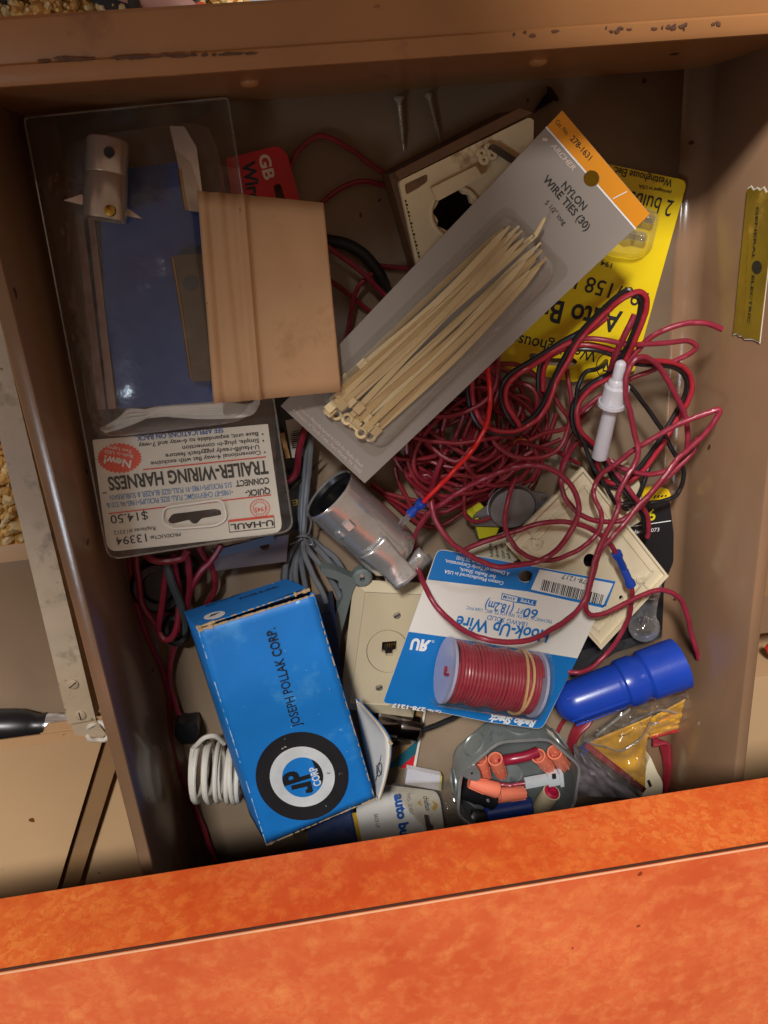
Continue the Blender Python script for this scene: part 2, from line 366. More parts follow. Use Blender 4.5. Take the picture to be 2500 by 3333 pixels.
# ================================================================== SETTING: floor far below
g = G()
def carpet_pt(s, t):
    x, y = -1.2 + 2.6 * s, -1.3 + 2.6 * t
    return Vector((x, y, -.602 + .004 * noise.noise(Vector((x * 9, y * 9, 0)))))
g.grid(carpet_pt, 60, 60, mat('carpet_backing', '#c39a54', .95, var=.35, vs=170, bump=1, bs=160))
struct(g.build('carpet'))
g = G(); random.seed(3)
cm = [mat('carpet_pile_gold', '#f0cf8a', .9, var=.12, vs=200), mat('carpet_pile_pale', '#f6e2b2', .9, var=.1, vs=200), mat('carpet_pile_brown', '#dfb36a', .9, var=.12, vs=200)]
def tuft(x, y, big=1.0):
    h = random.uniform(.010, .020); r = random.uniform(.003, .0055) * big; dx, dy = random.uniform(-.006, .006), random.uniform(-.006, .006)
    b = Vector((x, y, -.604)); g.tube([b, b + Vector((dx * .6, dy * .6, h * .7)), b + Vector((dx, dy, h))], [r, r * .95, r * .5], random.choice(cm), 5)
MX0, MX1, MY0, MY1 = P(812, 14, -586).x, P(1130, 6, -586).x + .15, P(812, 14, -586).y - .03, P(1130, 6, -586).y + .18
def strew(n_, x0, x1, y0, y1, big=1.0):
    for i in range(n_):
        x, y = random.uniform(x0, x1), random.uniform(y0, y1)
        if not (MX0 - .006 < x < MX1 + .006 and MY0 - .006 < y < MY1 + .006): tuft(x, y, big)
strew(4200, -.24, .42, .10, .32); strew(900, -.40, -.22, -.42, -.18); strew(5200, -.75, .95, -.70, .75, 1.9)
o = g.build('carpet_pile'); o['kind'] = 'stuff'; o['label'] = 'gold and tan shag pile of the carpet'; o['category'] = 'carpet'

# ------------------------------------------------------------------ drawer
DW, H, HF = .34, .0865, .1077
dr = thing('metal_drawer', 'open tan painted metal drawer full of electrical odds and ends', 'drawer', (DW / 2, -.25, 0))
left = [(-.0072, .072), (-.0072, .0855), (-.0062, H), (-.0006, H), (0, H - .0008), (0, .012)]
arc = [(.012 - .012 * math.cos(a * math.pi / 12), .012 - .012 * math.sin(a * math.pi / 12)) for a in range(1, 6)]
left = left + arc + [(.012, 0), (.08, -.0003)]
profile = left + [(DW - x, z) for x, z in reversed(left)]
g = G(); ys = [.0012, -.10, -.20, -.30, -.40, -.52]; n = len(profile)
vs = [Vector((x, y, z)) for y in ys for x, z in profile]
fs = [(j * n + i, j * n + i + 1, (j + 1) * n + i + 1, (j + 1) * n + i) for j in range(len(ys) - 1) for i in range(n - 1)]
kL = next(i for i, p in enumerate(profile) if p[1] <= 0); kR = len(profile) - 1 - kL
def strip(i0, i1, m, nm):
    q = G(); w_ = i1 - i0 + 1; q.add([Vector((x, y, z)) for y in ys for x, z in profile[i0:i1 + 1]], [(j * w_ + i, j * w_ + i + 1, (j + 1) * w_ + i + 1, (j + 1) * w_ + i)[::-1] for j in range(len(ys) - 1) for i in range(w_ - 1)], m); q.build(nm, dr, smooth=50, solid=.0009)
strip(0, kL, M_PAINT, 'side_wall'); strip(kR, len(profile) - 1, M_PAINT, 'side_wall'); strip(kL, kR, M_FLOOR, 'bottom')
g = G()                                             # front panel: hollow folded box with a rounded inner lip
fp = [(-.0, -.004), (-.0, .099), (-.0012, .1015), (-.0030, .1040), (-.0030, .1066), (-.0012, .1077), (.0030, .1080), (.0038, .1072), (.0046, .1076), (.0165, .1092), (.0178, .1080), (.0182, -.012), (.0, -.012)]
x0, x1 = -.075, .46
vs = [Vector((x, y, z)) for x in (x0, x1) for y, z in fp]; n = len(fp)
fs = [(i, (i + 1) % n, n + (i + 1) % n, n + i) for i in range(n)] + [tuple(range(n))[::-1], tuple(range(n, 2 * n))]
g.add(vs, [f[::-1] for f in fs], M_FRONT); g.build('front_panel', dr, smooth=35)
random.seed(41); g = G(); M_CHIP = mat('chipped_paint', '#553421', .7, var=.3, vs=300)
def chip(u, v, w_, h_, y):
    n_ = 9; pts = []
    c = P(u, v, 107.9 if y == 0 else y)
    for k in range(n_):
        a = 2 * math.pi * k / n_; f = random.uniform(.5, 1.2); pts.append(Vector((c.x + w_ * f * math.cos(a), c.y + h_ * f * math.sin(a), c.z)))
    cz = .1084 if y == 0 else y / 1000; g.prism([Vector((p.x, p.y, cz + (p.y - c.y) * .08)) for p in pts], (0, 0, -.0006), M_CHIP)
for k in range(34):
    u = random.uniform(120, 820); chip(u, 205 - u * .036 - random.uniform(0, 6), random.uniform(.0008, .005), random.uniform(.0003, .0007), 0)
g.build('paint_chips', dr, smooth=0); g = G()
for k in range(26):
    u = random.uniform(1660, 2360); chip(u, 118 - (u - 1660) * .048 + random.uniform(-12, 6), random.uniform(.0004, .0016), random.uniform(.0003, .0007), 0)
o = g.build('paint_chips', dr, smooth=0)
for (u, v) in ((815, 268), (1752, 200)):
    c = PY(u, v, 0); g = G(); g.lathe([(.0045, -.0002), (.0042, .0008), (.003, .0016), (.001, .0020)], c, (0, -1, 0), M_FRONT, 16); g.build('rivet', dr)
g = G(); g.tube(spline([PY(2195, 243, -.0008), PY(2240, 238, -.0012), PY(2297, 226, -.0008)], 4), .0009, M_PAINT, 6); g.build('weld_bead', dr)
g = G()                                             # worn gold maker's tape on the right wall
A, B, C, D = PX(2437, 610, .3398), PX(2530, 625, .3398), PX(2475, 1112, .3398), PX(2390, 1085, .3398)
pl = Plane(A, B, D, world=True)
M_TAPE = mat('gold_tape', '#7a611c', .35, var=.2, vs=60, wear=('#b08d3c', 50, .6), coat=.3); M_TAPE2 = mat('torn_paper_edge', '#d8cfc0', .8)
top = [A + (B - A) * (i / 9) + pl.y * random.uniform(-.0012, .0012) for i in range(10)]; bot = [C + (D - C) * (i / 9) + pl.y * random.uniform(-.001, .001) for i in range(10)]
ed = top + bot; cen = sum(ed, Vector()) / len(ed)
g.prism([q + (q - cen).normalized() * .0008 + pl.n * .0003 for q in ed], -pl.n * .0002, M_TAPE2); g.prism([q + pl.n * .0006 for q in ed], -pl.n * .0002, M_TAPE)
g.text(pl, 'GENERAL', (2467, 672), (2452, 845), 15, M_INK, .02, off=.0008)
g.text(pl, 'ELECTRIC', (2452, 895), (2437, 1050), 15, M_INK, .02, off=.0008)
g.face(pl.ell(2463, 870, 16, 22, .0008), M_INK)
M_TAPER = mat('rust_ink', '#a8621c', .5)
for k in range(9): g.line(pl, (2436 - k * 2, 720 + k * 36), (2434 - k * 2, 742 + k * 36), 5, M_TAPER, .0008)
g.build('maker_tape', dr)
# ------------------------------------------------------------------ drawer slide, neighbouring drawer fronts
sl = thing('drawer_slide', 'worn tan channel rail with slotted screws left of the open drawer', 'rail', (-.03, -.2, .03))
a0, a1 = Vector((-.0225, .02, .045)), Vector((-.0345, -.318, .045))
L0, L1 = P(5, 1450, 45), P(222, 2358, 45); R0, R1 = P(97, 1450, 45), P(312, 2342, 45)
dirv = (L1 - L0).normalized(); E0 = -(0.02 - L0.y) / dirv.y * -1
Lt = L0 + dirv * ((.018 - L0.y) / dirv.y); d2 = (R1 - R0).normalized(); Rt = R0 + d2 * ((.018 - R0.y) / d2.y)
g = G(); g.prism([Lt, Rt, R1, L1], (0, 0, -.0015), M_RAIL); DZ = Vector((0, 0, -.0016)); g.prism([p + DZ for p in (Lt, Lt + Vector((.0012, 0, 0)), L1 + Vector((.0012, 0, 0)), L1)], (0, 0, -.014), M_RAIL)
g.prism([p + DZ for p in (Rt - Vector((.0012, 0, 0)), Rt, R1, R1 - Vector((.0012, 0, 0)))], (0, 0, -.014), M_RAIL)
g.build('channel', sl, bevel=.0008)
for (u, v, an) in ((238, 2227, .6), (262, 2328, 1.6)):
    c = P(u, v, 45.2); g = G(); g.lathe([(.0031, -.0005), (.0030, .0006), (.0022, .0011)], c, (0, 0, 1), M_RAIL, 18)
    d = Vector((math.cos(an), math.sin(an), 0)) * .0026; g.obox(c - d + Vector((0, 0, .0011)), c + d + Vector((0, 0, .0011)), .0006, .0003, M_DARKGAP); g.build('slotted_screw', sl)
pl = Plane((240, 2360, 43), (330, 2350, 43), (260, 2400, 43)); g = G(); g.prism(pl.poly([(232, 2362), (312, 2345), (345, 2390), (335, 2400), (245, 2392)]), (0, 0, -.003), M_RAIL); g.build('end_bracket', sl)
c = P(322, 2375, 40); g = G(); ringp = [c + Vector((.0062 * math.cos(a / 12 * math.pi), .0062 * math.sin(a / 12 * math.pi), .002 + .001 * math.sin(a))) for a in range(24)]
g.tube(ringp, .0014, mat('nylon_roller', '#cfc6b8', .4), 8, closed=True); g.build('roller', sl)

nd = thing('lower_drawer', 'lower tan metal drawer open on the left beyond the rail', 'drawer', (-.15, -.3, -.08))
ZF = -78; yw = P(0, 1832, ZF).y; zr = ZF
while P(0, 1662, zr).y < yw: zr += 1
M_STAINED = mat('stained_drawer_paint', '#8f7963', .4, var=.08, vs=20, wear=('#86643f', 22, .60), specks=('#6a4a30', 60, .74))
g = G(); g.box((-.45, -.60, ZF / 1000 - .002), (-.040, yw, ZF / 1000), M_STAINED); g.build('bottom', nd)
g = G(); g.box((-.45, yw, ZF / 1000 - .004), (-.040, yw + .012, zr / 1000), M_PALE); g.build('front_panel', nd, bevel=.003)
g = G(); g.box((-.0395, -.60, ZF / 1000 - .004), (-.0380, yw + .012, zr / 1000 - .002), M_PAINT); g.build('side_wall', nd)
ZT = ZF + 15
sd = thing('screwdriver', 'black handled tool with chrome ferrule lying in the lower left drawer', 'screwdriver', P(60, 2360, ZT))
a, b = P(-110, 2368, ZT), P(155, 2360, ZT); ax = b - a; Ln = ax.length
g = G(); g.lathe([(.004, 0), (.011, .004), (.0128, Ln * .3), (.0126, Ln * .62), (.0098, Ln * .80), (.0080, Ln * .90), (.0092, Ln * .97), (.0090, Ln)], a, ax, M_BLACK, 20); g.build('handle', sd)
g = G(); g.lathe([(.0088, Ln), (.0088, Ln + .006), (.0080, Ln + .008), (.0080, Ln + .014), (.0087, Ln + .016), (.0087, Ln + .03)], a, ax, M_STEEL, 20); g.build('ferrule', sd)
g = G(); g.lathe([(.003, Ln + .03), (.003, Ln + .06)], a, ax, M_STEEL, 12); g.build('blade', sd)

cb_ = thing('metal_cabinet', 'tan cabinet body and closed drawer fronts beneath the orange counter', 'cabinet', (-.2, -.5, -.6))
g = G()
z = 22; A = P(-40, 2437, z); B = P(338, 2395, z); q = P(205, 2830, z)
dd = (q - B); Cc = B + dd * 1.5; D_ = A + dd * 1.5
top = [A + Vector((-.25, 0, 0)), B, Cc, D_ + Vector((-.25, 0, 0))]
g.prism(top, (0, 0, -.014), M_PALE); g.build('closed_drawer_front', cb_, bevel=.004)
g = G(); e = Vector((.012, -.004, -.006)); g.prism([B + Vector((.0006, 0, -.0045)), B + e, Cc + e, Cc + Vector((.0006, 0, -.0045))], (0, 0, -.012), mat('chamfer_paint', '#94714f', .33, var=.08, vs=20)); g.build('chamfered_edge', cb_, bevel=.0015)
g = G(); g.box((-.072, -.70, -.002), (-.0082, -.338, .010), M_PALE); g.build('frame_post', cb_, bevel=.003)
g = G(); g.box((-.60, -.95, -.60), (1.0, -.640, .150), M_DARKGAP); g.build('carcass', cb_)
g = G(); g.box((.3480, -.70, -.55), (.60, -.405, -.030), M_PALE); g.build('closed_drawer_front', cb_, bevel=.003)
g = G(); g.box((.4180, -.36, -.28), (.55, -.33, -.02), M_PAINT); g.build('frame_rail', cb_, bevel=.003)
rw = G(); rw.wire([(2510, 2165, -60), (2482, 2185, -60), (2470, 2200, -62), (2480, 2225, -60), (2510, 2235, -60)], .0015, M_BLKWIRE)
tag(rw.build('black_wire'), 'thin black wire looping in the gap right of the drawer rim', 'wire')
g = G(); q = P(2520, 2120, -40); g.lathe([(.0001, -.009), (.004, -.006), (.005, .0), (.004, .009), (.0001, .011)], q, (.6, -.8, 0), M_BRED, 14); tag(g.build('red_tool'), 'small red orange plastic handle end at the right frame edge', 'handle')

# ------------------------------------------------------------------ orange counter
ct = thing('counter', 'mottled orange laminate counter with a dark seam along its front edge', 'counter', (.15, -.6, .156))
YC, Z0, Z1 = -.3207, .1560, .1940
g = G(); g.box((-.9, -1.15, Z0 + .002), (1.2, YC - .0015, Z1 - .0014), M_KRAFT); g.build('core', ct)
g = G(); g.box((-.9, YC - .0013, Z0), (1.2, YC, Z1 - .0012), M_ORANGE_LIT); g.build('edge_band', ct, bevel=.0003)
g = G(); g.box((-.9, -1.15, Z1 - .0010), (1.2, YC - .0007, Z1), M_ORANGE); g.build('laminate_top', ct, bevel=.0003)
g = G(); g.obox((-.9, YC - .0002, Z1 - .0011), (1.2, YC - .0002, Z1 - .0011), .0009, .0005, M_KRAFT); g.build('seam', ct); g = G(); g.obox((-.9, YC - .0010, Z1 - .0001), (1.2, YC - .0010, Z1 - .0001), .0007, .0004, mat('pale_laminate_core', '#d9a27c', .6)); g.build('laminate_edge', ct)

# ================================================================== CONTENTS OF THE DRAWER
def one(g, name, label, cat, group=None, parent=None, **k): return tag(g.build(name, parent, **k), label, cat, group)

# ------------------------------------------------------------------ yellow bulb card on the drawer bottom
t = thing('bulb_card', 'yellow card of two auto bulbs lying under the red wires by the right wall', 'bulb card', P(1950, 900, 0))
pl = Plane((2238, 585, 5), (2065, 1207, 5), (1930, 525, 5))
g = G(); g.sheet(pl, rnd([(1890, 515), (2238, 588), (2065, 1207), (1990, 1222), (1865, 1243), (1620, 1195), (1760, 700)], [4, 26, 6, 2, 2, 10, 2]),
        [rnd([(1722, 1150), (1760, 1150), (1800, 1166), (1870, 1165), (1882, 1180), (1860, 1194), (1800, 1190), (1760, 1186), (1724, 1172)], 8)], .0006, M_YELLOW)
T = lambda *a, **k: g.text(pl, *a, **k)
T('Westinghouse Elec. Corp.', (2190, 585), (1935, 528), 22, M_INK); T('packaged in USA', (2185, 622), (2080, 600), 10, M_INK)
T('2 bulbs', (2195, 655), (2055, 622), 46, M_INK, bold=.004)
T('194', (1994, 857), (1958, 847), 15, M_INK); T('194/158 L', (2112, 955), (1862, 885), 46, M_INK, bold=.004)
T('Auto Bulbs', (2028, 1016), (1668, 955), 66, M_INK, bold=.02); T('Westinghouse', (1945, 1142), (1668, 1085), 36, M_INK, bold=.006)
g.ring(pl.ell(1983, 1192, 43, 45, .0003), pl.ell(1983, 1192, 40, 42, .0003), M_INK); T('W', (2004, 1180), (1966, 1174), 26, M_INK, bold=.03); g.line(pl, (2003, 1212), (1962, 1206), 5, M_INK)
g.build('card', t)
pb = Plane((2238, 585, 5), (2065, 1207, 5), (1930, 525, 5))
o_ = rnd([(1985, 640), (2150, 690), (2120, 820), (2070, 845), (1970, 830), (1945, 750)], 30); i_ = rnd([(1995, 655), (2135, 698), (2108, 808), (2064, 830), (1980, 816), (1960, 745)], 26)
g = G(); lo, hi = pb.poly(o_, .0008), pb.poly(i_, .008); g.ring(lo, hi, M_CLEAR); g.face(hi, M_CLEAR); g.build('blister', t, smooth=60)
for (u, v, du, dv) in ((2035, 760, 45, 10), (2060, 700, 45, 12)):
    c = pb.hit(u, v, .0040); ax = pb.hit(u + du, v + dv, .004) - c
    g = G(); L = ax.length; g.lathe([(.0001, -.004), (.003, -.003), (.0037, 0), (.003, .003), (.0026, .005)], c, ax, M_GLASS, 14); g.lathe([(.0027, .005), (.0027, .011), (.002, .012)], c, ax, M_GLASS, 12)
    one(g, 'small_bulb', 'wedge bulb under the clear blister of the yellow card', 'bulb', 'bulbs in the yellow card')

# ------------------------------------------------------------------ red connector card under the clear pack
t = thing('connector_card', 'bright red card with white letters half hidden under the clear pack', 'card', P(850, 560, 6))
pl = Plane((740, 520, 12), (905, 475, 8), (972, 640, 8))
g = G(); g.sheet(pl, rnd([(735, 515), (905, 474), (935, 500), (975, 650), (972, 700), (770, 740)], [8, 20, 26, 4, 4, 4]), [rnd([(890, 604), (912, 597), (926, 640), (928, 700), (912, 705), (900, 650)], 9)], .0008, M_REDCARD)
g.text(pl, 'GB', (840, 507), (862, 588), 40, mat('cream_ink', '#d9c7ad', .6), .03); g.text(pl, 'Wire', (786, 528), (812, 660), 46, M_INK, .03)
g.build('card', t)

# ------------------------------------------------------------------ screws by the front wall
def screw(name, label, h, tip, r, m, z0=3, z1=2, dark=False):
    a, b = P(*h, z0), P(*tip, z1); ax = b - a; L = ax.length; g = G()
    pf = [(.0002, -.0012), (r * 1.6, -.0012), (r * 2.0, -.0004), (r * 1.0, .0012), (r * .8, .002)]
    N = max(10, int(L / .0012))
    for k in range(N): 
        y = .002 + (L - .005) * k / N; tp = min(1, (L - y) / .010); pf += [(r * .72 * tp, y), (r * 1.08 * tp, y + (L / N) * .45)]
    pf += [(.0001, L)]; g.lathe(pf, a, ax, m, 14); return one(g, name, label, 'screw')
screw('wood_screw', 'bright steel wood screw with round head lying point down by the front wall', (1299, 322), (1315, 494), .0015, M_SCREW, 4)
screw('wood_screw', 'thin dull screw without a bright head leaning from the front wall to the old box', (1396, 312), (1436, 470), .0011, mat('dull_screw', '#a08b76', .45, .4), 4)
screw('wood_screw', 'dark rusty screw pointing at the corner of the old box', (1797, 308), (1730, 372), .0024, M_DKSCREW, 4)

# ------------------------------------------------------------------ old wiring box, brown with aged cream insert
t = thing('old_wiring_box', 'brown box with cracked aged cream insert and torn round hole under the grey card', 'wiring box', P(1500, 620, 0))
pl = Plane((1268, 570, 30), (1735, 372, 30), (1360, 905, 26))
g = G(); ob = pl.poly([(1266, 568), (1665, 362), (1740, 400), (1760, 700), (1368, 930)]); g.sheet(pl, [(1266, 568), (1665, 362), (1740, 400), (1760, 700), (1368, 930)], [[(1484 + 84 * math.cos(a / 10 * math.pi), 690 + 84 * math.sin(a / 10 * math.pi)) for a in range(20)]], .024, M_BROWNBOX); g.build('base', t); g = G(); g.prism(pl.poly([(1280, 575), (1660, 380), (1730, 410), (1740, 690), (1375, 910)], -.0245), -pl.n * .0015, M_DKSCREW); g.build('back_plate', t)
pl = Plane((1300, 590, 34), (1725, 384, 34), (1356, 842, 30))
g = G(); g.sheet(pl, rnd([(1298, 590), (1722, 382), (1738, 390), (1733, 620), (1390, 930), (1364, 905)], [14, 14, 10, 4, 4, 4]), [pl and [(1480 + 66 * math.cos(a / 14 * math.pi) * (1 + .12 * math.sin(a * 1.9)), 690 + 70 * math.sin(a / 14 * math.pi) * (1 + .1 * math.cos(a * 2.3))) for a in range(28)]], .0045, M_OLDCREAM); g.build('insert', t, bevel=.0006)
rp = pl.ell(1482, 692, 80, 84, .0006, 36); g = G(); g.tube(rp, .0012, M_OLDCREAM, 8, closed=True); g.build('hole_collar', t)
g = G(); g.prism(pl.poly(rnd([(1405, 612), (1548, 540), (1572, 575), (1425, 655)], 6), .006), -pl.n * .006, M_OLDCREAM); g.build('raised_tab', t, bevel=.0005)
g = G()
for (u, v) in ((1568, 498), (1592, 482), (1602, 505), (1576, 520)): g.tube(pl.ell(u, v, 11, 11, .0025, 14), .0011, M_OLDCREAM, 6, closed=True)
g.build('screw_posts', t)
g = G(); g.prism(pl.poly(rnd([(1592, 472), (1612, 470), (1690, 520), (1684, 540), (1655, 526), (1600, 490)], 5), .004), -pl.n * .002, mat('dull_strap', '#5d5045', .45, .6)); g.build('metal_strap', t, bevel=.0004)
g = G(); g.face(pl.poly(rnd([(1317, 600), (1390, 566), (1392, 590), (1362, 612), (1322, 634)], 8), .0002), mat('grime', '#6e4f2e', .8, var=.3, vs=120))
for k in range(16):
    v = 650 + k * 12; u = 1307 + (v - 600) * .24; w = 5 + 3 * math.sin(k * 2.3); g.face(pl.poly([(u - 2, v), (u + w, v + 3), (u + w * .6, v + 9), (u - 1, v + 9)], .0002), M_DKSCREW)
g.build('grime_marks', t)
g = G(); g.prism(pl.poly([(1285, 560), (1690, 352), (1735, 366), (1300, 586)], -.0005), -pl.n * .004, mat('board_brown', '#6b4628', .6, var=.25, vs=50, bump=.1)); g.build('board_edge', t, bevel=.0004)

# ------------------------------------------------------------------ black hose and thin red wires at the back
g = G(); g.wire([(1010, 770, 6), (1075, 782, 7), (1135, 800, 8), (1195, 840, 8), (1240, 900, 7), (1262, 960, 6), (1270, 1040, 5), (1240, 1120, 5)], .0031, mat('black_hose_rubber', '#1a1a1c', .55, bump=.1), 8, 10)
one(g, 'rubber_hose', 'thick black rubber hose curving out beside the manila card', 'hose')
BW = [[(930, 600, 4), (947, 545, 3), (975, 487, 4), (1025, 446, 6), (1080, 453, 6), (1150, 491, 5), (1210, 536, 4), (1270, 574, 3), (1320, 600, 3)],
      [(1020, 700, 3), (1055, 655, 3), (1090, 625, 4), (1140, 600, 5), (1190, 590, 5), (1245, 600, 4), (1290, 612, 3)],
      [(1000, 760, 16), (1070, 806, 16), (1130, 846, 15), (1190, 900, 14), (1250, 956, 12), (1330, 1040, 8)],
      [(1030, 880, 6), (1085, 922, 6), (1145, 966, 6), (1200, 1010, 5), (1280, 1080, 5)],
      [(1230, 860, 4), (1205, 895, 8), (1170, 930, 9), (1150, 980, 8), (1140, 1040, 6), (1120, 1130, 4)],
      [(1180, 850, 3), (1245, 866, 3), (1320, 870, 3), (1400, 890, 3)]]
BL = ['thin red wire arching high from the red card to the old box', 'thin red wire running low between manila card and old box', 'bright thin red wire crossing over the black hose', 'thin red wire low beneath the black hose', 'thin red wire bent back beside the black hose', 'short thin red wire level on the floor by the black hose']
for p, l in zip(BW, BL):
    g = G(); g.wire(p, .0014 if l.startswith('b') else .0013, M_RWIRE if l.startswith('b') else M_DRWIRE); one(g, 'red_wire', l, 'wire', 'red wires at the back of the drawer')

# ------------------------------------------------------------------ tangle of dark red hook-up wire
random.seed(11)
g = G(); pts = []
cu_, cv_ = 1490, 1400
for k in range(19):
    rx, ry = random.uniform(120, 255), random.uniform(110, 215); rot = random.uniform(-.9, .5); ox, oy = random.uniform(-70, 70), random.uniform(-70, 90); zb = random.uniform(3, 20)
    ph = random.uniform(0, 6.28)
    for j in range(9):
        a = ph + j * 2 * math.pi / 8.4; x, y = rx * math.cos(a), ry * math.sin(a)
        pts.append((cu_ + ox + x * math.cos(rot) - y * math.sin(rot), cv_ + oy + x * math.sin(rot) + y * math.cos(rot), max(2, zb + 5 * math.sin(a * 2 + k))))
g.wire(pts, .00125, M_DRWIRE, 5, 7)
TR = [c12((840, 300, 26), (838, 450, 27), (800, 560, 27), (700, 650, 26), (560, 700, 25), (450, 708, 24), (330, 670, 22)),
      c12((240, 825, 22), (300, 846, 24), (400, 870, 25), (560, 886, 26), (700, 870, 27), (800, 852, 27), (900, 840, 24), (1000, 880, 20), (1100, 910, 18), (1240, 950, 14), (1370, 1020, 8)),
      c12((170, 980, 12), (215, 1050, 14), (290, 1100, 16), (420, 1112, 17), (560, 1092, 18), (700, 1102, 19), (830, 1080, 18), (950, 1010, 16), (1080, 930, 15), (1250, 860, 14)),
      c12((170, 1040, 9), (200, 1150, 10), (240, 1230, 11), (300, 1330, 12), (400, 1410, 8)),
      c12((248, 880, 18), (256, 980, 18), (290, 1090, 17), (370, 1180, 16), (500, 1230, 15), (640, 1200, 14), (700, 1140, 12)),
      c12((20, 1140, 8), (120, 1210, 10), (250, 1250, 11), (420, 1285, 12), (560, 1290, 12), (660, 1240, 10)),
      c12((20, 1160, 6), (140, 1240, 8), (280, 1320, 9), (420, 1345, 10), (560, 1310, 10), (700, 1240, 8), (830, 1190, 7)),
      c12((60, 1180, 5), (220, 1330, 6), (330, 1410, 7), (430, 1432, 7), (520, 1400, 6), (620, 1330, 5)),
      c12((600, 860, 20), (610, 960, 20), (660, 1060, 20), (760, 1150, 18), (880, 1160, 16), (980, 1120, 14), (1060, 1040, 12)),
      c12((800, 850, 24), (840, 910, 24), (920, 960, 25), (1040, 985, 26), (1160, 970, 26), (1250, 900, 24), (1300, 780, 22), (1320, 640, 20), (1305, 500, 18), (1290, 400, 16)),
      c12((1040, 870, 26), (1130, 825, 24), (1260, 800, 22), (1300, 770, 20), (1340, 690, 18)),
      c12((1190, 470, 12), (1215, 590, 14), (1290, 700, 14), (1350, 790, 12), (1390, 900, 10)),
      c12((720, 440, 16), (715, 560, 16), (740, 680, 15), (800, 800, 14), (850, 920, 12)),
      c12((760, 390, 20), (880, 370, 21), (980, 380, 21), (1080, 440, 20), (1140, 540, 18), (1150, 640, 16), (1100, 760, 14), (1020, 880, 12)),
      c12((900, 560, 13), (980, 500, 14), (1060, 510, 14), (1130, 570, 13), (1160, 680, 12), (1150, 820, 11), (1090, 950, 10), (980, 1050, 9), (860, 1080, 8)),
      c12((500, 720, 17), (470, 860, 17), (480, 980, 16), (520, 1060, 15), (600, 1120, 14), (720, 1140, 13)),
      c12((620, 700, 14), (560, 860, 14), (490, 1000, 13), (440, 1120, 20), (405, 1220, 26)),
      c12((700, 660, 12), (640, 800, 12), (600, 940, 12), (640, 1050, 12), (720, 1100, 11)),
      c12((1220, 690, 8), (1160, 860, 8), (1060, 980, 8), (930, 1080, 8), (800, 1130, 7)),
      c12((1470, 620, 10), (1390, 720, 11), (1330, 830, 11), (1290, 920, 11), (1255, 1050, 12))]
for p in TR: g.wire(p, .00135, M_DRWIRE, 6, 8)
for a in range(3): g.wire(c12((1040, 870, 26), (990, 850 + 6 * a, 25), (950, 872, 25 + a), (920, 880 + 5 * a, 24)), .00035, M_COPPER, 4, 5)
one(g, 'wire_tangle', 'big loose tangle of dark red hook up wire in the middle of the drawer', 'wire')

def wire(name, label, pts, r, m, extra=None, cat='wire'):
    g = G(); g.wire(pts, r, m, 7, 9)
    if extra: extra(g)
    return one(g, name, label, cat)
# black and red twin lead with its fuse holder
za = c12((1530, 1250, 18), (1545, 1320, 20)) if 0 else [(1535, 1235, 22), (1540, 1300, 24), (1556, 1355, 26), (1585, 1388, 27), (1630, 1402, 28), (1685, 1400, 29), (1740, 1371, 30), (1780, 1322, 32), (1810, 1252, 34), (1843, 1185, 37), (1893, 1102, 42), (1968, 1024, 50), (2022, 976, 56), (2070, 951, 60), (2096, 960, 61), (2104, 990, 60), (2092, 1050, 57), (2065, 1115, 52), (2040, 1160, 46), (2022, 1190, 42), (1985, 1230, 34), (1930, 1262, 30), (1888, 1305, 28), (1876, 1350, 27), (1886, 1402, 26), (1918, 1432, 25), (1950, 1460, 24)]
zb = [(1690, 1385, 28), (1655, 1325, 29), (1646, 1272, 30), (1670, 1230, 32), (1747, 1182, 34), (1833, 1128, 37), (1910, 1085, 42), (1975, 1030, 48)]
zc = [(1768, 1270, 26), (1770, 1205, 28), (1790, 1162, 31), (1833, 1137, 35), (1884, 1124, 40), (1950, 1127, 43), (2010, 1146, 44), (2060, 1168, 44), (2122, 1176, 42), (2192, 1181, 38), (2234, 1204, 34), (2252, 1245, 31), (2241, 1300, 29), (2210, 1356, 28), (2170, 1425, 28), (2122, 1494, 27), (2085, 1540, 26), (2040, 1572, 24), (2000, 1575, 22), (1965, 1560, 22), (1946, 1525, 24), (1942, 1490, 27)]
lead = thing('twin_lead', 'red and black twin lead looping over the yellow card to the fuse holder', 'wire', P(1950, 1200, 5))
g = G()
for p in (za, zb, zc): g.wire(p, .0015, M_BRED if 0 else mat('red_lead_pvc', '#9e2330', .35, var=.06), 7, 9)
g.build('red_conductor', lead)
g = G()
for p in (za, zb, zc):
    q = [P(*a) for a in p]; sp = spline(q, 7); off = []
    for i, a in enumerate(sp):
        d = (sp[min(i + 1, len(sp) - 1)] - sp[max(i - 1, 0)]).normalized(); sdv = d.cross(Vector((0, 0, 1)));
        sdv = sdv.normalized() if sdv.length > 1e-6 else Vector((1, 0, 0))
        if sdv.x + sdv.y * .4 > 0: sdv = -sdv
        off.append(a + sdv * .0022 + Vector((0, 0, -.0014)))
    g.tube(off, .0014, M_BLKWIRE, 8)
g.build('black_conductor', lead)
t = thing('fuse_holder', 'frosted white inline fuse holder hanging among the red wires', 'fuse holder', P(1985, 1330, 30))
a, b = P(2022, 1180, 47), P(1951, 1488, 27); ax = b - a; L = ax.length; sc = L / 315
g = G(); g.lathe([(.0012, -.001), (13 * sc, 0), (15 * sc, 6 * sc), (16 * sc, 50 * sc), (22 * sc, 56 * sc), (23 * sc, 68 * sc), (30 * sc, 74 * sc), (31 * sc, 118 * sc), (33 * sc, 122 * sc)], a, ax, M_FUSE, 22); g.build('cap', t)
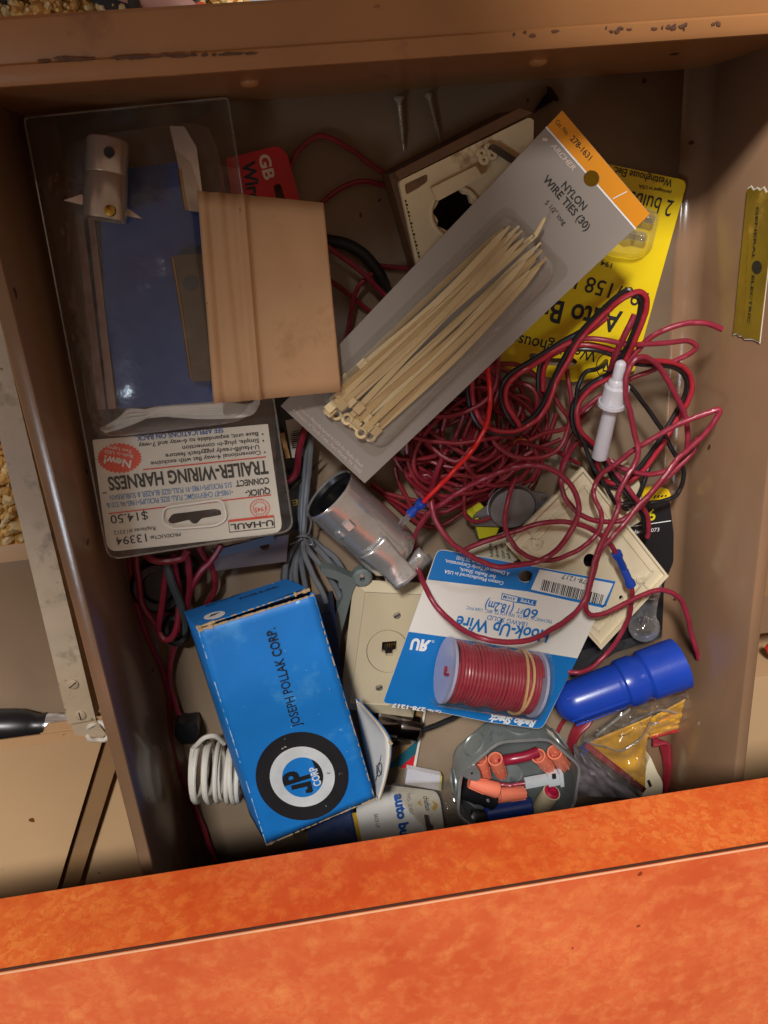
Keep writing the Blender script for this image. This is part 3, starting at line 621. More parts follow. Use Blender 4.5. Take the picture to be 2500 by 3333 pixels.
g = G(); g.lathe([(30 * sc, 122 * sc), (38 * sc, 123 * sc), (39 * sc, 134 * sc), (31 * sc, 137 * sc), (23 * sc, 146 * sc), (21 * sc, 160 * sc), (23 * sc, 300 * sc), (23 * sc, 314 * sc), (8 * sc, 315 * sc)], a, ax, M_FUSE, 22); g.build('barrel', t)
g = G(); sdv = ax.normalized().cross(Vector((0, 0, 1))).normalized(); m0 = a + ax * .28 - sdv * 24 * sc + Vector((0, 0, .001)); g.obox(m0 - ax * .06, m0 + ax * .06, 22 * sc, 20 * sc, M_FUSE); g.build('locking_lug', t, bevel=.0006)

wire('black_wire', 'long black wire running down right of the fuse holder to the black card', [(2010, 1235, 30), (2050, 1257, 31), (2095, 1312, 30), (2130, 1362, 29), (2160, 1410, 28), (2190, 1466, 28), (2220, 1516, 28), (2227, 1552, 27), (2205, 1606, 25), (2170, 1626, 25), (2110, 1636, 26), (2050, 1637, 27), (2020, 1644, 27), (2040, 1660, 24)], .00135, M_BLKWIRE)
wire('black_wire', 'short black wire curving down to the beige wall plates', [(2118, 1500, 24), (2105, 1535, 27), (2095, 1580, 27), (2075, 1622, 26), (2050, 1650, 22)], .0014, M_BLKWIRE)
wire('black_wire', 'black wire looping left around the fuse holder and down behind it', [(1975, 1175, 20), (1945, 1200, 30), (1908, 1212, 31), (1885, 1250, 30), (1875, 1292, 28), (1872, 1370, 26), (1900, 1440, 26), (1930, 1512, 27), (1968, 1575, 30), (2002, 1640, 30)], .0013, M_BLKWIRE)
# long single red wires lying on top
wire('red_wire', 'long red wire sweeping in wide loops over the blue and white card', c12((520, 900, 16), (470, 1000, 20), (425, 1120, 28)) + [(1403, 1615, 42), (1415, 1690, 48), (1450, 1745, 52), (1500, 1790, 54), (1565, 1828, 56), (1635, 1845, 58), (1730, 1832, 60), (1790, 1808, 61), (1850, 1745, 60), (1884, 1665, 58), (1872, 1605, 56), (1836, 1556, 54), (1785, 1524, 52), (1725, 1514, 50), (1672, 1523, 48), (1600, 1547, 46), (1520, 1585, 44), (1460, 1625, 43), (1400, 1665, 40), (1365, 1712, 34), (1348, 1765, 22), (1352, 1820, 20), (1372, 1880, 36), (1400, 1942, 48), (1440, 1997, 54), (1500, 2046, 66), (1565, 2076, 78), (1650, 2089, 80), (1735, 2078, 76), (1815, 2036, 66), (1870, 1996, 58), (1904, 1950, 54), (1920, 1898, 53), (1936, 1828, 52), (1960, 1760, 52), (1996, 1690, 52), (2014, 1640, 50), (2010, 1615, 50), (2030, 1572, 49), (2066, 1512, 47), (2076, 1470, 46), (2070, 1432, 45), (2054, 1355, 46), (2036, 1285, 47), (2036, 1230, 48), (2050, 1190, 48), (2072, 1165, 48), (2106, 1165, 46), (2146, 1195, 43), (2180, 1250, 40), (2216, 1322, 37), (2236, 1380, 35), (2238, 1450, 33), (2220, 1510, 31), (2170, 1535, 29), (2105, 1543, 28), (2030, 1525, 26), (1990, 1500, 22)], .00155, M_RWIRE)
w = thing('spliced_wire', 'red wire joined by a blue butt splice above the beige wall plate', 'wire', P(2000, 1800, 20))
g = G(); g.wire([(1470, 1805, 30), (1510, 1790, 32), (1600, 1755, 36), (1675, 1730, 38), (1750, 1706, 40), (1815, 1698, 41), (1880, 1706, 42), (1940, 1731, 43), (1980, 1765, 43), (2008, 1804, 42)], .0015, M_RWIRE, 7, 9)
g.wire([(2053, 1905, 40), (2058, 1935, 40), (2054, 1982, 38), (2040, 2027, 36), (2014, 2076, 36), (1975, 2131, 36), (1930, 2170, 38), (1886, 2187, 40), (1850, 2188, 38)], .0015, M_RWIRE, 7, 9); g.build('conductor', w)
a, b = P(2005, 1797, 42), P(2055, 1907, 40); ax = b - a; L = ax.length
g = G(); g.lathe([(.0018, 0), (.0030, .0003), (.0030, L * .12), (.0022, L * .2), (.0024, L * .45), (.0019, L * .5), (.0024, L * .55), (.0023, L * .8), (.0031, L * .88), (.0031, L * .98), (.0018, L)], a, ax, M_BLUETERM, 18); g.build('butt_splice', w)
w = thing('stripped_wire', 'red wire with frayed bare copper end hanging toward the right wall', 'wire', P(2150, 1930, 20))
g = G(); g.wire([(1960, 1540, 32), (1940, 1570, 36), (1932, 1597, 38), (1936, 1622, 40), (1956, 1665, 43), (1958, 1702, 45), (1940, 1740, 47), (1905, 1777, 49), (1860, 1801, 50), (1805, 1821, 51), (1745, 1821, 50), (1695, 1796, 48), (1668, 1765, 46), (1650, 1735, 44), (1642, 1695, 42), (1650, 1640, 40), (1665, 1590, 36), (1682, 1552, 32)], .0014, M_RWIRE, 7, 9)
g.wire([(1960, 1540, 32), (2010, 1505, 36), (2070, 1460, 40), (2145, 1415, 44), (2220, 1375, 48), (2295, 1346, 52), (2342, 1333, 54), (2332, 1362, 53), (2296, 1412, 50), (2236, 1470, 46), (2200, 1502, 45), (2170, 1540, 45), (2112, 1610, 46), (2052, 1680, 47), (1992, 1750, 49), (1956, 1790, 50), (1932, 1860, 50), (1915, 1930, 50), (1906, 1966, 50), (1910, 1992, 49), (1932, 2003, 49), (1980, 1992, 48), (2040, 1961, 46), (2095, 1933, 44), (2145, 1922, 43), (2190, 1931, 42), (2220, 1962, 41), (2240, 2015, 40), (2256, 2082, 39), (2275, 2145, 38)], .00155, M_RWIRE, 7, 9); g.build('conductor', w)
g = G(); random.seed(5)
for k in range(11):
    e = (2275 + random.uniform(2, 36), 2150 + random.uniform(25, 66), 34 + random.uniform(-4, 4)); g.wire([(2274, 2140, 38), (2280 + random.uniform(-6, 12), 2165 + random.uniform(-6, 8), 37), e], .00022, M_COPPER, 5, 5)
g.build('copper_strands', w)
wire('red_wire', 'red wire bowing low over the beige plates below the fuse holder', [(1900, 1420, 12), (1870, 1452, 20), (1840, 1497, 28), (1825, 1550, 34), (1832, 1605, 37), (1856, 1645, 39), (1890, 1676, 41), (1945, 1696, 43), (2010, 1697, 44), (2050, 1676, 44), (2090, 1640, 43), (2150, 1575, 40), (2205, 1520, 38), (2262, 1462, 36), (2268, 1430, 30)], .0015, M_RWIRE)
wire('red_wire', 'red wire end pointing at the gold tape on the right wall', [(2000, 1230, 40), (2035, 1185, 44), (2070, 1145, 46), (2120, 1096, 48), (2170, 1070, 50), (2230, 1053, 52), (2295, 1053, 54), (2350, 1070, 54)], .0015, M_RWIRE)
wire('red_wire', 'red wire folding back sharply right of the yellow card', [(1860, 1130, 36), (1895, 1103, 42), (1970, 1110, 48), (2070, 1122, 49), (2170, 1117, 47), (2235, 1110, 45), (2266, 1126, 44), (2246, 1150, 42), (2195, 1176, 38), (2120, 1206, 34), (2045, 1236, 30), (1970, 1282, 26), (1895, 1336, 22), (1850, 1390, 16)], .0014, M_RWIRE)
wire('red_wire', 'thick red wire standing up behind the top of the fuse holder', [(1998, 1300, 20), (1985, 1240, 30), (1998, 1170, 42), (2025, 1110, 50), (2050, 1060, 54), (2068, 1022, 55)], .0017, M_RWIRE)
w = thing('stub_wire', 'short twin wire stub with cut pink end over the black card', 'wire', P(2100, 1680, 20))
g = G(); g.wire([(1975, 1490, 20), (2020, 1560, 24), (2060, 1610, 28), (2092, 1650, 28), (2108, 1685, 26), (2112, 1730, 24), (2106, 1750, 23)], .0015, M_RWIRE, 6, 9); g.build('red_conductor', w)
g = G(); g.wire([(1960, 1495, 18), (2005, 1565, 22), (2045, 1618, 26), (2076, 1655, 25), (2094, 1690, 22), (2100, 1735, 20)], .0014, M_BLKWIRE, 6, 9); g.build('black_conductor', w)
w = thing('terminal_wire', 'bright red wire ending in a blue crimp fork terminal', 'wire', P(1470, 1450, 20))
g = G(); g.wire([(1580, 1130, 30), (1587, 1200, 36), (1597, 1280, 40), (1592, 1340, 43), (1570, 1412, 46), (1530, 1475, 48), (1480, 1531, 49), (1425, 1586, 49), (1375, 1635, 48)], .0013, M_BRED, 7, 9); g.build('conductor', w)
a, b = P(1378, 1633, 48), P(1335, 1673, 45); ax = b - a; L = ax.length
g = G(); g.lathe([(.0015, 0), (.0031, .0003), (.0031, L * .28), (.0019, L * .45), (.0019, L * .6), (.0028, L * .78), (.0028, L), (.001, L * 1.01)], a, ax, M_BLUETERM, 18); g.build('crimp_sleeve', w)
pf = Plane((1335, 1673, 45), (1300, 1705, 43), (1325, 1660, 46)); g = G(); g.sheet(pf, [(1340, 1664), (1326, 1672), (1320, 1682), (1304, 1694), (1298, 1708), (1310, 1700), (1322, 1692), (1326, 1688), (1318, 1700), (1310, 1710), (1326, 1702), (1338, 1686), (1346, 1674)], [], .0007, M_STEEL); g.build('fork', w)

# ------------------------------------------------------------------ transistor on its yellow socket
t = thing('power_transistor', 'grey diamond shaped metal transistor on a yellow green socket', 'transistor', P(1660, 1650, 0))
pl = Plane((1550, 1700, 15), (1776, 1612, 19), (1680, 1585, 16)); M_TO3 = mat('dull_grey_metal', '#7d7a7b', .45, .7, var=.1, bump=.05)
g = G(); g.sheet(pl, rnd(c12((665, 1400), (690, 1350), (900, 1195), (950, 1150), (985, 1165), (1010, 1190), (1165, 1215), (1185, 1250), (1010, 1400), (985, 1430), (690, 1425)), [8, 18, 20, 6, 6, 20, 16, 16, 20, 10, 14]), [[(1554 + 13 * math.cos(a / 8 * math.pi), 1694 + 11 * math.sin(a / 8 * math.pi)) for a in range(16)], [(1770 + 9 * math.cos(a / 8 * math.pi), 1620 + 8 * math.sin(a / 8 * math.pi)) for a in range(16)]], .0018, M_TO3); g.build('flange', t, bevel=.0003)
c = pl.hit(1664, 1646, 0); r = (pl.hit(1742, 1646) - pl.hit(1586, 1646)).length / 2
g = G(); g.lathe([(r * 1.04, 0), (r * 1.04, .0004), (r * .99, .0006), (r * .98, .0050), (r * .93, .0062), (r * .5, .0068), (.0002, .0069)], c, pl.n, M_TO3, 32, flat=.86, side=pl.x); g.build('can', t)
M_SOCK = mat('yellow_green_plastic', '#c6c221', .4)
g = G(); g.prism(pl.poly(c12((630, 1330), (720, 1270), (760, 1310), (700, 1400)), -.002), (0, 0, -.008), M_SOCK); g.prism(pl.poly(c12((700, 1430), (850, 1435), (830, 1480), (720, 1510)), -.002), (0, 0, -.008), M_SOCK)
g.build('socket', t, bevel=.0006)
g = G(); g.obox(P(1548, 1728, 8), P(1562, 1755, 8), .0025, .0025, M_TO3); g.build('contact_tab', t); g = G(); g.obox(P(1680, 1585, 15), P(1686, 1567, 14), .0016, .001, M_TO3); g.build('contact_tab', t)

# ------------------------------------------------------------------ black bulb card with clear bulb, right
t = thing('black_bulb_card', 'black and yellow card of a clear replacement bulb behind the beige plate', 'bulb card', P(2120, 1850, 0))
pl = Plane((2090, 1600, 9), (2190, 1600, 9), (2090, 2100, 7))
g = G(); g.sheet(pl, rnd([(2040, 1600), (2090, 1590), (2180, 1632), (2193, 1735), (2192, 1830), (2162, 1900), (2155, 2075), (2010, 2120), (1860, 2210), (1850, 1700)], [4, 4, 6, 10, 10, 8, 8, 4, 4, 4]), [], .0006, mat('black_card', '#1c1b1d', .45, var=.1))
g.face(pl.poly(rnd([(2088, 1584), (2140, 1582), (2175, 1592), (2184, 1612), (2180, 1626), (2090, 1640)], 6), .0004), mat('bright_yellow_card', '#d9b711', .5, var=.1)); g.line(pl, (2055, 1714), (2184, 1695), 3, M_WHITEINK, .0005)
g.text(pl, '6', (2108, 1694), (2132, 1690), 38, mat('yellow_ink', '#d8c81c', .5), .02, off=.0006); g.text(pl, 'Replaces 1073', (2036, 1738), (2144, 1728), 13, M_WHITEINK, 0, off=.0006)
for k in range(4): g.line(pl, (2128 + k * 12, 1622 - k * 2), (2134 + k * 12, 1612), 6, M_INK, .0007)
g.build('card', t)
t2 = thing('clear_bulb', 'round clear glass bulb at the edge of the black card beside the blue plug', 'bulb', P(2100, 2040, 9))
c = P(2096, 2040, 17); ax = Vector((.12, 1.0, .02)).normalized()
g = G(); rr = .0098; pf = [(.0002, -rr)] + [(rr * math.cos(a), rr * math.sin(a)) for a in [R(x) for x in range(-75, 46, 15)]] + [(rr * .62, rr * .95), (rr * .58, rr * 1.5), (rr * .56, rr * 2.3)]
g.lathe(pf, c, ax, M_GLASS, 24, capped=False); g.build('globe', t2)
g = G(); g.lathe([(rr * .60, rr * 2.3), (rr * .6, rr * 3.2), (rr * .4, rr * 3.4)], c, ax, M_STEEL, 18); g.build('base', t2)
g = G(); g.tube([c + ax * rr * 1.2, c + ax * .003 + Vector((.002, 0, .001)), c + ax * .001, c + ax * .003 - Vector((.002, 0, -.001)), c + ax * rr * 1.2], .0003, M_STEEL, 5); g.build('filament', t2)
# clear bag round the card
g = G(); pl = Plane((1870, 2100, 14), (2140, 2080, 11), (1870, 2260, 12)); g.face(pl.poly([(1850, 2130), (1960, 2100), (2160, 2050), (2165, 2090), (1990, 2250), (1860, 2240)]), M_CLEAR2); one(g, 'plastic_sleeve', 'dark clear plastic sleeve under the blue plug tip', 'sleeve')

# ------------------------------------------------------------------ beige wall plates
t = thing('wall_plate', 'beige wall plate lying face down with ribs and a round centre hole', 'wall plate', P(1920, 1800, 20))
pl = Plane((1897, 1520, 26), (2177, 1875, 28), (1640, 1800, 30))
g = G(); O = [(1897, 1521), (2177, 1875), (1957, 2115), (1648, 1772)]
g.sheet(pl, O, [[(1920 + 21 * math.cos(a / 10 * math.pi), 1825 + 23 * math.sin(a / 10 * math.pi)) for a in range(20)], [(2022 + 7 * math.cos(a / 6 * math.pi), 1946 + 8 * math.sin(a / 6 * math.pi)) for a in range(12)], [(1813 + 6 * math.cos(a / 6 * math.pi), 1691 + 5 * math.sin(a / 6 * math.pi)) for a in range(12)]], .002, M_CREAM); g.build('face', t, bevel=.0003)
cen = Vector((1918, 1818))
def inset(f): return [tuple(cen + (Vector(p) - cen) * f) for p in O]
g = G(); A_, B_, C_, D_ = pl.poly(O, .0022), pl.poly(inset(.955), .0022), pl.poly(O), pl.poly(inset(.93))
g.ring(C_, A_, M_CREAM); g.ring(A_, B_, M_CREAM); g.ring(B_, D_, M_CREAM); g.build('rim', t)
g = G(); i2 = inset(.80)
def rib(a, b, w=.0012, h=.0011): A, B = pl.hit(*a, h / 2), pl.hit(*b, h / 2); g.obox(A, B, w, h, M_CREAM, pl.n)
for k in range(4): rib(i2[k], i2[(k + 1) % 4])
rib((1745, 1775), (1880, 1610)); rib((2000, 2005), (2130, 1850)); rib((1750, 1775), (1700, 1720)); rib((2082, 1885), (2125, 1930))
g.build('ribs', t, bevel=.0003)
for (u, v, r_) in ((1747, 1771, .0034), (2084, 1884, .0030)):
    g = G(); g.lathe([(r_, 0), (r_, .0012), (r_ * .85, .0015), (.0009, .0015), (.0009, .0005)], pl.hit(u, v), pl.n, M_CREAM, 20); g.build('boss', t)
p2 = Plane((1945, 1560, 19), (2045, 1508, 21), (2095, 1690, 17))
g = G(); g.sheet(p2, rnd([(1925, 1572), (2046, 1505), (2082, 1570), (2096, 1690), (2030, 1730), (1960, 1690)], [3, 3, 8, 6, 3, 3]), [], .0035, M_CREAM)
for k in range(7): g.line(p2, (2034 + random.uniform(-4, 4), 1602 + k * 9), (2050 + random.uniform(-4, 6), 1606 + k * 9), 3, M_INK)
one(g, 'small_plate', 'small cream plastic plate with smudged marks beneath the fuse holder wires', 'plate', bevel=.0006)
pp = Plane((1500, 1800, 15), (1700, 1720, 18), (1560, 1870, 16)); g = G()
g.prism(pp.poly(c12((600, 1585), (870, 1470), (1020, 1430), (1000, 1560), (980, 1640), (860, 1690), (640, 1650))), (0, 0, -.0008), mat('cream_paper', '#d8cfb6', .6, var=.04))
for k, wd in enumerate(('hold be', 'shown', 'ctor on', 'and as')):
    x = 795 + k * 37; y = 1612 + 5 * k; L_ = [78, 70, 86, 62][k]; g.text(pp, wd, *c12((x + 18, y + 8), (x + 3, y - L_)), 11, M_INK, .01)
one(g, 'instruction_slip', 'cream instruction paper with upright black text by the blue and white card', 'paper')

# ------------------------------------------------------------------ steel lighter socket
t = thing('lighter_socket', 'zinc steel lighter socket tube with black mouth and bracket with bolt', 'socket', P(1180, 1720, 0))
a, b = P(1070, 1607, 25), P(1285, 1805, 21); ax = b - a; L = ax.length; r = .0170; axn = ax.normalized(); sdx = axn.cross(Vector((0, 0, 1))).normalized(); upx = sdx.cross(axn)
g = G(); g.lathe([(r * .93, .001), (r * 1.0, -.0003), (r * 1.02, .0008), (r, .002), (r, L * .80), (r * .99, L * .82), (r * 1.0, L * .84), (r * .98, L * .97), (r * .90, L), (.002, L)], a, ax, M_STEEL, 40, capped=False); g.build('shell', t)
g = G(); g.lathe([(.0002, .020), (r * .55, .020), (r * .60, .004), (r * .88, .003), (r * .93, .0005)], a, ax, M_BLACK, 32, capped=False); g.lathe([(.0002, .010), (.0030, .010), (.0034, .020)], a, ax, M_BRASS, 16, capped=False); g.build('black_mouth', t)
def onshell(f, ang, lift=.0): d = upx * math.cos(ang) + sdx * math.sin(ang); return a + axn * (f * L) + d * (r + lift), d
for (f, an, s_) in ((.27, .10, .0034), (.30, .62, .0026)):
    c, d = onshell(f, an, .0002); e = d.cross(axn).normalized(); g = G()
    q = [c + axn * x * s_ + e * y * s_ for x, y in ((-1, -.9), (1, -.9), (1, .9), (-1, .9))]; q2 = [c + d * .0009 + axn * x * s_ * .75 + e * y * s_ * .7 for x, y in ((-1, -.9), (1, -.9), (1, .9), (-1, .9))]
    g.ring([p - d * .0008 for p in q], q2, M_STEEL); g.face(q2, M_STEEL); g.build('stamped_tab', t, bevel=.0003)
g = G()                                             # spring bracket hugging the tube and lifting to a hook
def br(s, w):
    f = .62 + s * .52; an = .12 + w * (.55 - .18 * s); c, d = onshell(min(f, 1.0), an, .0012)
    lift = max(0, s - .55) ** 1.5 * .010; tail = max(0, f - 1.0) * L
    return c + axn * tail + d * lift
g.grid(lambda s, t_: br(s, t_ * 2 - 1), 14, 8, M_STEEL); g.build('spring_bracket', t, solid=.0010)
g = G(); hk = P(1365, 1838, 30)
def hook(s, t_):
    an = R(-70 + 200 * s); c = P(1352, 1832, 24) + axn * .0; e = sdx
    return c + axn * (.006 * math.sin(an)) + upx * (.006 * math.cos(an) - .002) + e * ((t_ - .5) * .017)
g.grid(hook, 12, 4, M_STEEL); g.build('hook_lip', t, solid=.0010)
bo = P(1290, 1868, 17); ba = (P(1240, 1890, 15) - bo).normalized(); g = G()
g.lathe([(.0021, -.004), (.0050, -.004), (.0052, -.0028), (.0046, -.0026), (.0052, -.0016), (.0050, -.0006), (.0040, -.0004), (.0042, .0024), (.0022, .0026), (.0022, .0036), (.0026, .0040), (.0022, .0046), (.0026, .0052), (.0022, .0058), (.0026, .0064), (.0020, .0072), (.0004, .0076)], bo, ba, M_STEEL, 20); g.build('bolt', t)

# ------------------------------------------------------------------ grey tied cable bundle, clamp, phone plate
t = thing('grey_cable', 'bundle of grey cable tied with a thin wire between clear pack and steel socket', 'cable', P(1000, 1800, 0))
g = G(); gr = [[(1025, 1380, 10), (1012, 1445, 12), (1003, 1540, 14), (995, 1650, 14), (988, 1750, 14), (970, 1800, 12), (962, 1870, 10), (968, 1960, 6)],
      [(1010, 1390, 8), (1000, 1470, 9), (992, 1570, 10), (984, 1660, 11), (980, 1750, 12), (950, 1795, 10), (930, 1850, 7), (930, 1930, 4), (950, 2000, 3)],
      [(1000, 1420, 6), (990, 1540, 8), (978, 1650, 10), (976, 1752, 11), (940, 1800, 8), (924, 1860, 5), (922, 1920, 3)],
      [(986, 1750, 14), (992, 1800, 15), (1020, 1870, 16), (1050, 1930, 16), (1072, 1990, 12), (1080, 2020, 8)],
      [(990, 1748, 13), (1005, 1790, 13), (1060, 1860, 12), (1098, 1925, 10), (1110, 1970, 8), (1095, 2010, 6)],
      [(994, 1745, 12), (1025, 1780, 11), (1075, 1830, 10), (1102, 1872, 9), (1112, 1910, 8)],
      [(984, 1752, 12), (978, 1810, 11), (992, 1890, 9), (1010, 1970, 6), (1040, 2040, 4)],
      [(996, 1742, 11), (1040, 1775, 9), (1090, 1815, 8), (1118, 1862, 7)], [(982, 1752, 10), (960, 1830, 7), (950, 1900, 4), (985, 2000, 3)]]
for k, p in enumerate(gr): g.wire(p, .0017 + .0001 * (k % 3), M_GREYWIRE if k != 2 else mat('dark_grey_pvc', '#4b4c51', .4), 6, 8)
g.build('strands', t)
g = G(); tz = P(986, 1750, 17); g.tube(spline([tz + Vector((.004 * math.cos(a), .0032 * math.sin(a) * .5, .0032 * math.sin(a) - .002)) for a in [x * .6 for x in range(21)]], 3), .0005, M_GREYWIRE, 6)
g.wire([(990, 1748, 18), (1005, 1735, 19), (1014, 1700, 20), (1010, 1690, 20)], .0005, M_GREYWIRE); g.wire([(990, 1752, 18), (1006, 1772, 19), (1018, 1768, 19), (1008, 1750, 19), (996, 1746, 18)], .0005, M_GREYWIRE); g.wire([(984, 1752, 18), (968, 1762, 18), (945, 1772, 17)], .0005, M_GREYWIRE); g.build('tie', t)
t = thing('grey_clamp', 'grey plastic spring clamp with curved jaw beside the phone plate', 'clamp', P(1120, 1950, 0))
pl = Plane((1045, 1855, 22), (1180, 1870, 20), (1090, 2150, 8))
g = G(); g.prism(pl.poly(rnd([(1040, 1862), (1048, 1850), (1090, 1856), (1140, 1878), (1166, 1890), (1150, 1920), (1112, 2060), (1095, 2200), (1068, 2200), (1072, 2080), (1095, 1990), (1118, 1940), (1102, 1890), (1060, 1876)], 8)), (0, 0, -.010), M_GREYPL); g.build('jaw', t, bevel=.001)
g = G(); g.lathe([(.0060, 0), (.0060, .006), (.0045, .0075), (.0015, .0075), (.0015, .004)], P(1176, 1868, 12), (0, 0, 1), M_GREYPL, 20); g.build('pivot', t); g = G(); g.lathe([(.0012, 0), (.0012, .001)], P(1178, 1872, 19.8), (0, 0, 1), M_STEEL, 12); g.build('pin', t)
t = thing('navy_box', 'dark navy small carton standing between blue carton and phone plate', 'carton', P(1085, 2120, 0))
g = G(); g.prism([P(1030, 2000, 26), P(1090, 1985, 26), P(1120, 2260, 26), P(1085, 2260, 26)], (0, 0, -.025), mat('navy_card', '#16233f', .5)); g.build('carton', t)

t = thing('phone_plate', 'beige telephone wall plate with a square jack in a round disc', 'wall plate', P(1260, 2100, 0))
pl = Plane((1152, 1886, 20), (1385, 1900, 20), (1106, 2300, 20))
O = [(1152, 1886), (1400, 1898), (1345, 2335), (1104, 2305)]; I = [(1188, 1926), (1385, 1935), (1330, 2300), (1140, 2288)]
g = G(); ot, it = pl.poly(O, -.004), pl.poly(I, 0); g.ring(ot, it, M_BEIGE); it2 = pl.poly([tuple(Vector((1262, 2110)) + (Vector(p) - Vector((1262, 2110))) * .985) for p in I], -.0005); g.ring(it, it2, M_BEIGE)
g.ring(pl.poly(O, -.014), ot, M_BEIGE); g.build('frame', t)
cc = Vector((1263, 2120)); g = G()
cir = lambda r_: [(cc.x + r_ * math.cos(a / 20 * math.pi), cc.y + r_ * 1.0 * math.sin(a / 20 * math.pi)) for a in range(40)]
jack = [(1244, 2090), (1292, 2086), (1290, 2120), (1280, 2124), (1278, 2134), (1256, 2136), (1255, 2126), (1242, 2122)]
In = [tuple(Vector((1262, 2110)) + (Vector(p) - Vector((1262, 2110))) * .985) for p in I]
px_ = Plane((1152, 1886, 19.5), (1385, 1900, 19.5), (1106, 2300, 19.5))
g.sheet(px_, In, [cir(70)], .002, M_BEIGE); g.sheet(px_, cir(68), [jack], .003, M_BEIGE); g.ring(px_.poly(cir(72), -.0006), px_.poly(cir(64), -.0006), M_DARKGAP); g.build('face', t)
g = G(); g.prism(px_.poly([(1236, 2082), (1300, 2078), (1298, 2140), (1236, 2142)], -.007), -px_.n * .001, M_DARKGAP)
for k in range(4): g.obox(px_.hit(1262 + k * 7, 2092, -.004), px_.hit(1262 + k * 7, 2118, -.006), .0004, .0004, M_BRASS)
g.build('jack', t)
for (u, v) in ((1292, 2002), (1234, 2237)):
    c = px_.hit(u, v); g = G(); g.lathe([(.0024, -.001), (.0023, .0005), (.0014, .0009)], c, pl.n, M_SCREW, 18); d = pl.x * .0016 + pl.y * .0012; g.obox(c - d + pl.n * .0009, c + d + pl.n * .0009, .0007, .0003, M_DARKGAP, pl.n); g.build('screw', t)

# ------------------------------------------------------------------ hook-up wire card and spool
t = thing('hookup_wire_card', 'blue and white card holding a spool of red hook up wire', 'wire card', P(1620, 2100, 40))
pl = Plane((1425, 1788, 38), (2005, 1893, 38), (1245, 2285, 38))
g = G(); O = rnd([(1425, 1786), (2004, 1891), (1972, 1975), (1942, 2007), (1880, 2142), (1765, 2374), (1600, 2352), (1400, 2312), (1246, 2288), (1330, 2055)], [26, 14, 4, 4, 4, 22, 4, 4, 14, 4])
hole = [(1711 + 24 * math.cos(a / 10 * math.pi), 1876 + 19 * math.sin(a / 10 * math.pi)) for a in range(20)]
g.sheet(pl, O, [hole], .0007, M_WHITE)
e1, e2, e3 = .00010, .00022, .00034
g.printed(pl, rnd([(1425, 1787), (1742, 1845), (1712, 1924), (1392, 1886)], [24, 0, 0, 0]), [[(1711 + 24.4 * math.cos(a / 10 * math.pi), 1876 + 19.4 * math.sin(a / 10 * math.pi)) for a in range(20)]], e1, M_RSBLUE)
g.face(pl.poly([(1742, 1845), (2002, 1892), (1999, 1900), (1757, 1853), (1728, 1919), (1968, 1970), (1964, 1979), (1712, 1924)], e1), M_RSBLUE)
g.face(pl.poly(rnd([(2000, 1891), (2004, 1892), (1972, 1975), (1962, 1974)], 2), e1), M_RSBLUE)
g.face(pl.poly(rnd([(1330, 2056), (1452, 2073), (1880, 2143), (1764, 2373), (1600, 2351), (1400, 2311), (1247, 2287)], [0, 0, 0, 20, 3, 3, 12]), e1), M_RSBLUE)
T = lambda *a, **k: g.text(pl, *a, **k)
wi = M_WHITEINK
T('Custom Manufactured in USA', (1640, 1893), (1448, 1853), 12, wi, off=e3); T('for Radio Shack,', (1614, 1872), (1497, 1847), 12, wi, off=e3); T('A Division of Tandy Corporation,', (1660, 1862), (1450, 1820), 12, wi, off=e3); T('Fort Worth, TX 76102', (1590, 1830), (1487, 1808), 12, wi, off=e3)
T('278-1217', (1922, 1889), (1832, 1868), 15, M_INK, bold=0, off=e3)
random.seed(21); x = 0
while x < 1:
    w_ = random.choice((.008, .014, .02)); u0, v0 = 1768 + 196 * x, 1886 + 50 * x; u1, v1 = 1768 + 196 * (x + w_), 1886 + 50 * (x + w_); g.face(pl.poly([(u0, v0), (u1, v1), (u1 - 9, v1 + 34), (u0 - 9, v0 + 34)], e2), M_INK); x += w_ + random.choice((.008, .012, .02))
g.face(pl.poly([(1688, 1943), (1748, 1955), (1742, 1973), (1684, 1962)], e1), M_RSBLUE); g.ring(pl.poly([(1634, 1930), (1688, 1942), (1684, 1963), (1630, 1951)], e1), pl.poly([(1637, 1933), (1685, 1944), (1682, 1960), (1633, 1949)], e1), M_RSBLUE)
T('TYPE', (1740, 1957), (1695, 1947), 11, wi, off=e3); T('AWM', (1680, 1945), (1640, 1936), 11, M_RSBLUE, off=e2)
T('60', (1754, 1986), (1708, 1978), 30, M_RSBLUE, off=e2, bold=.02); T('FT', (1704, 1982), (1684, 1978), 17, M_RSBLUE, off=e2); T('(18.2m)', (1674, 1972), (1584, 1953), 30, M_RSBLUE, off=e2, bold=.02)
T('TECHNICAL DATA: 300 VOLTS, 80C, 1/64 PVC', (1800, 2019), (1519, 1972), 11, M_RSBLUE, off=e2, bold=.004); T('18AWG SOLID', (1718, 2025), (1588, 2001), 16, M_RSBLUE, off=e2, bold=.004)
T('Hook-Up Wire', (1792, 2054), (1490, 2004), 42, M_RSBLUE, off=e2, bold=.025)
T('U', (1369, 2081), (1341, 2078), 38, wi, off=e3, bold=.05); T('R', (1404, 2086), (1372, 2082), 38, wi, off=e3, bold=.05, mirror=True)
g.ring(pl.ell(1410, 2088, 4, 4, e3, 12), pl.ell(1410, 2088, 2.6, 2.6, e3, 12), wi)
T('Cat. No.', (1437, 2312), (1392, 2306), 10, wi, off=e3); T('278-1217', (1386, 2303), (1277, 2288), 14, wi, off=e3, bold=.03)
T('Radio Shack', (1746, 2345), (1594, 2325), 24, wi, off=e3, bold=.05, shear=.25)
g.build('card', t)
sp = thing('wire_spool', 'translucent lavender spool wound with red wire and a tan rubber band', 'spool', P(1600, 2200, 40))
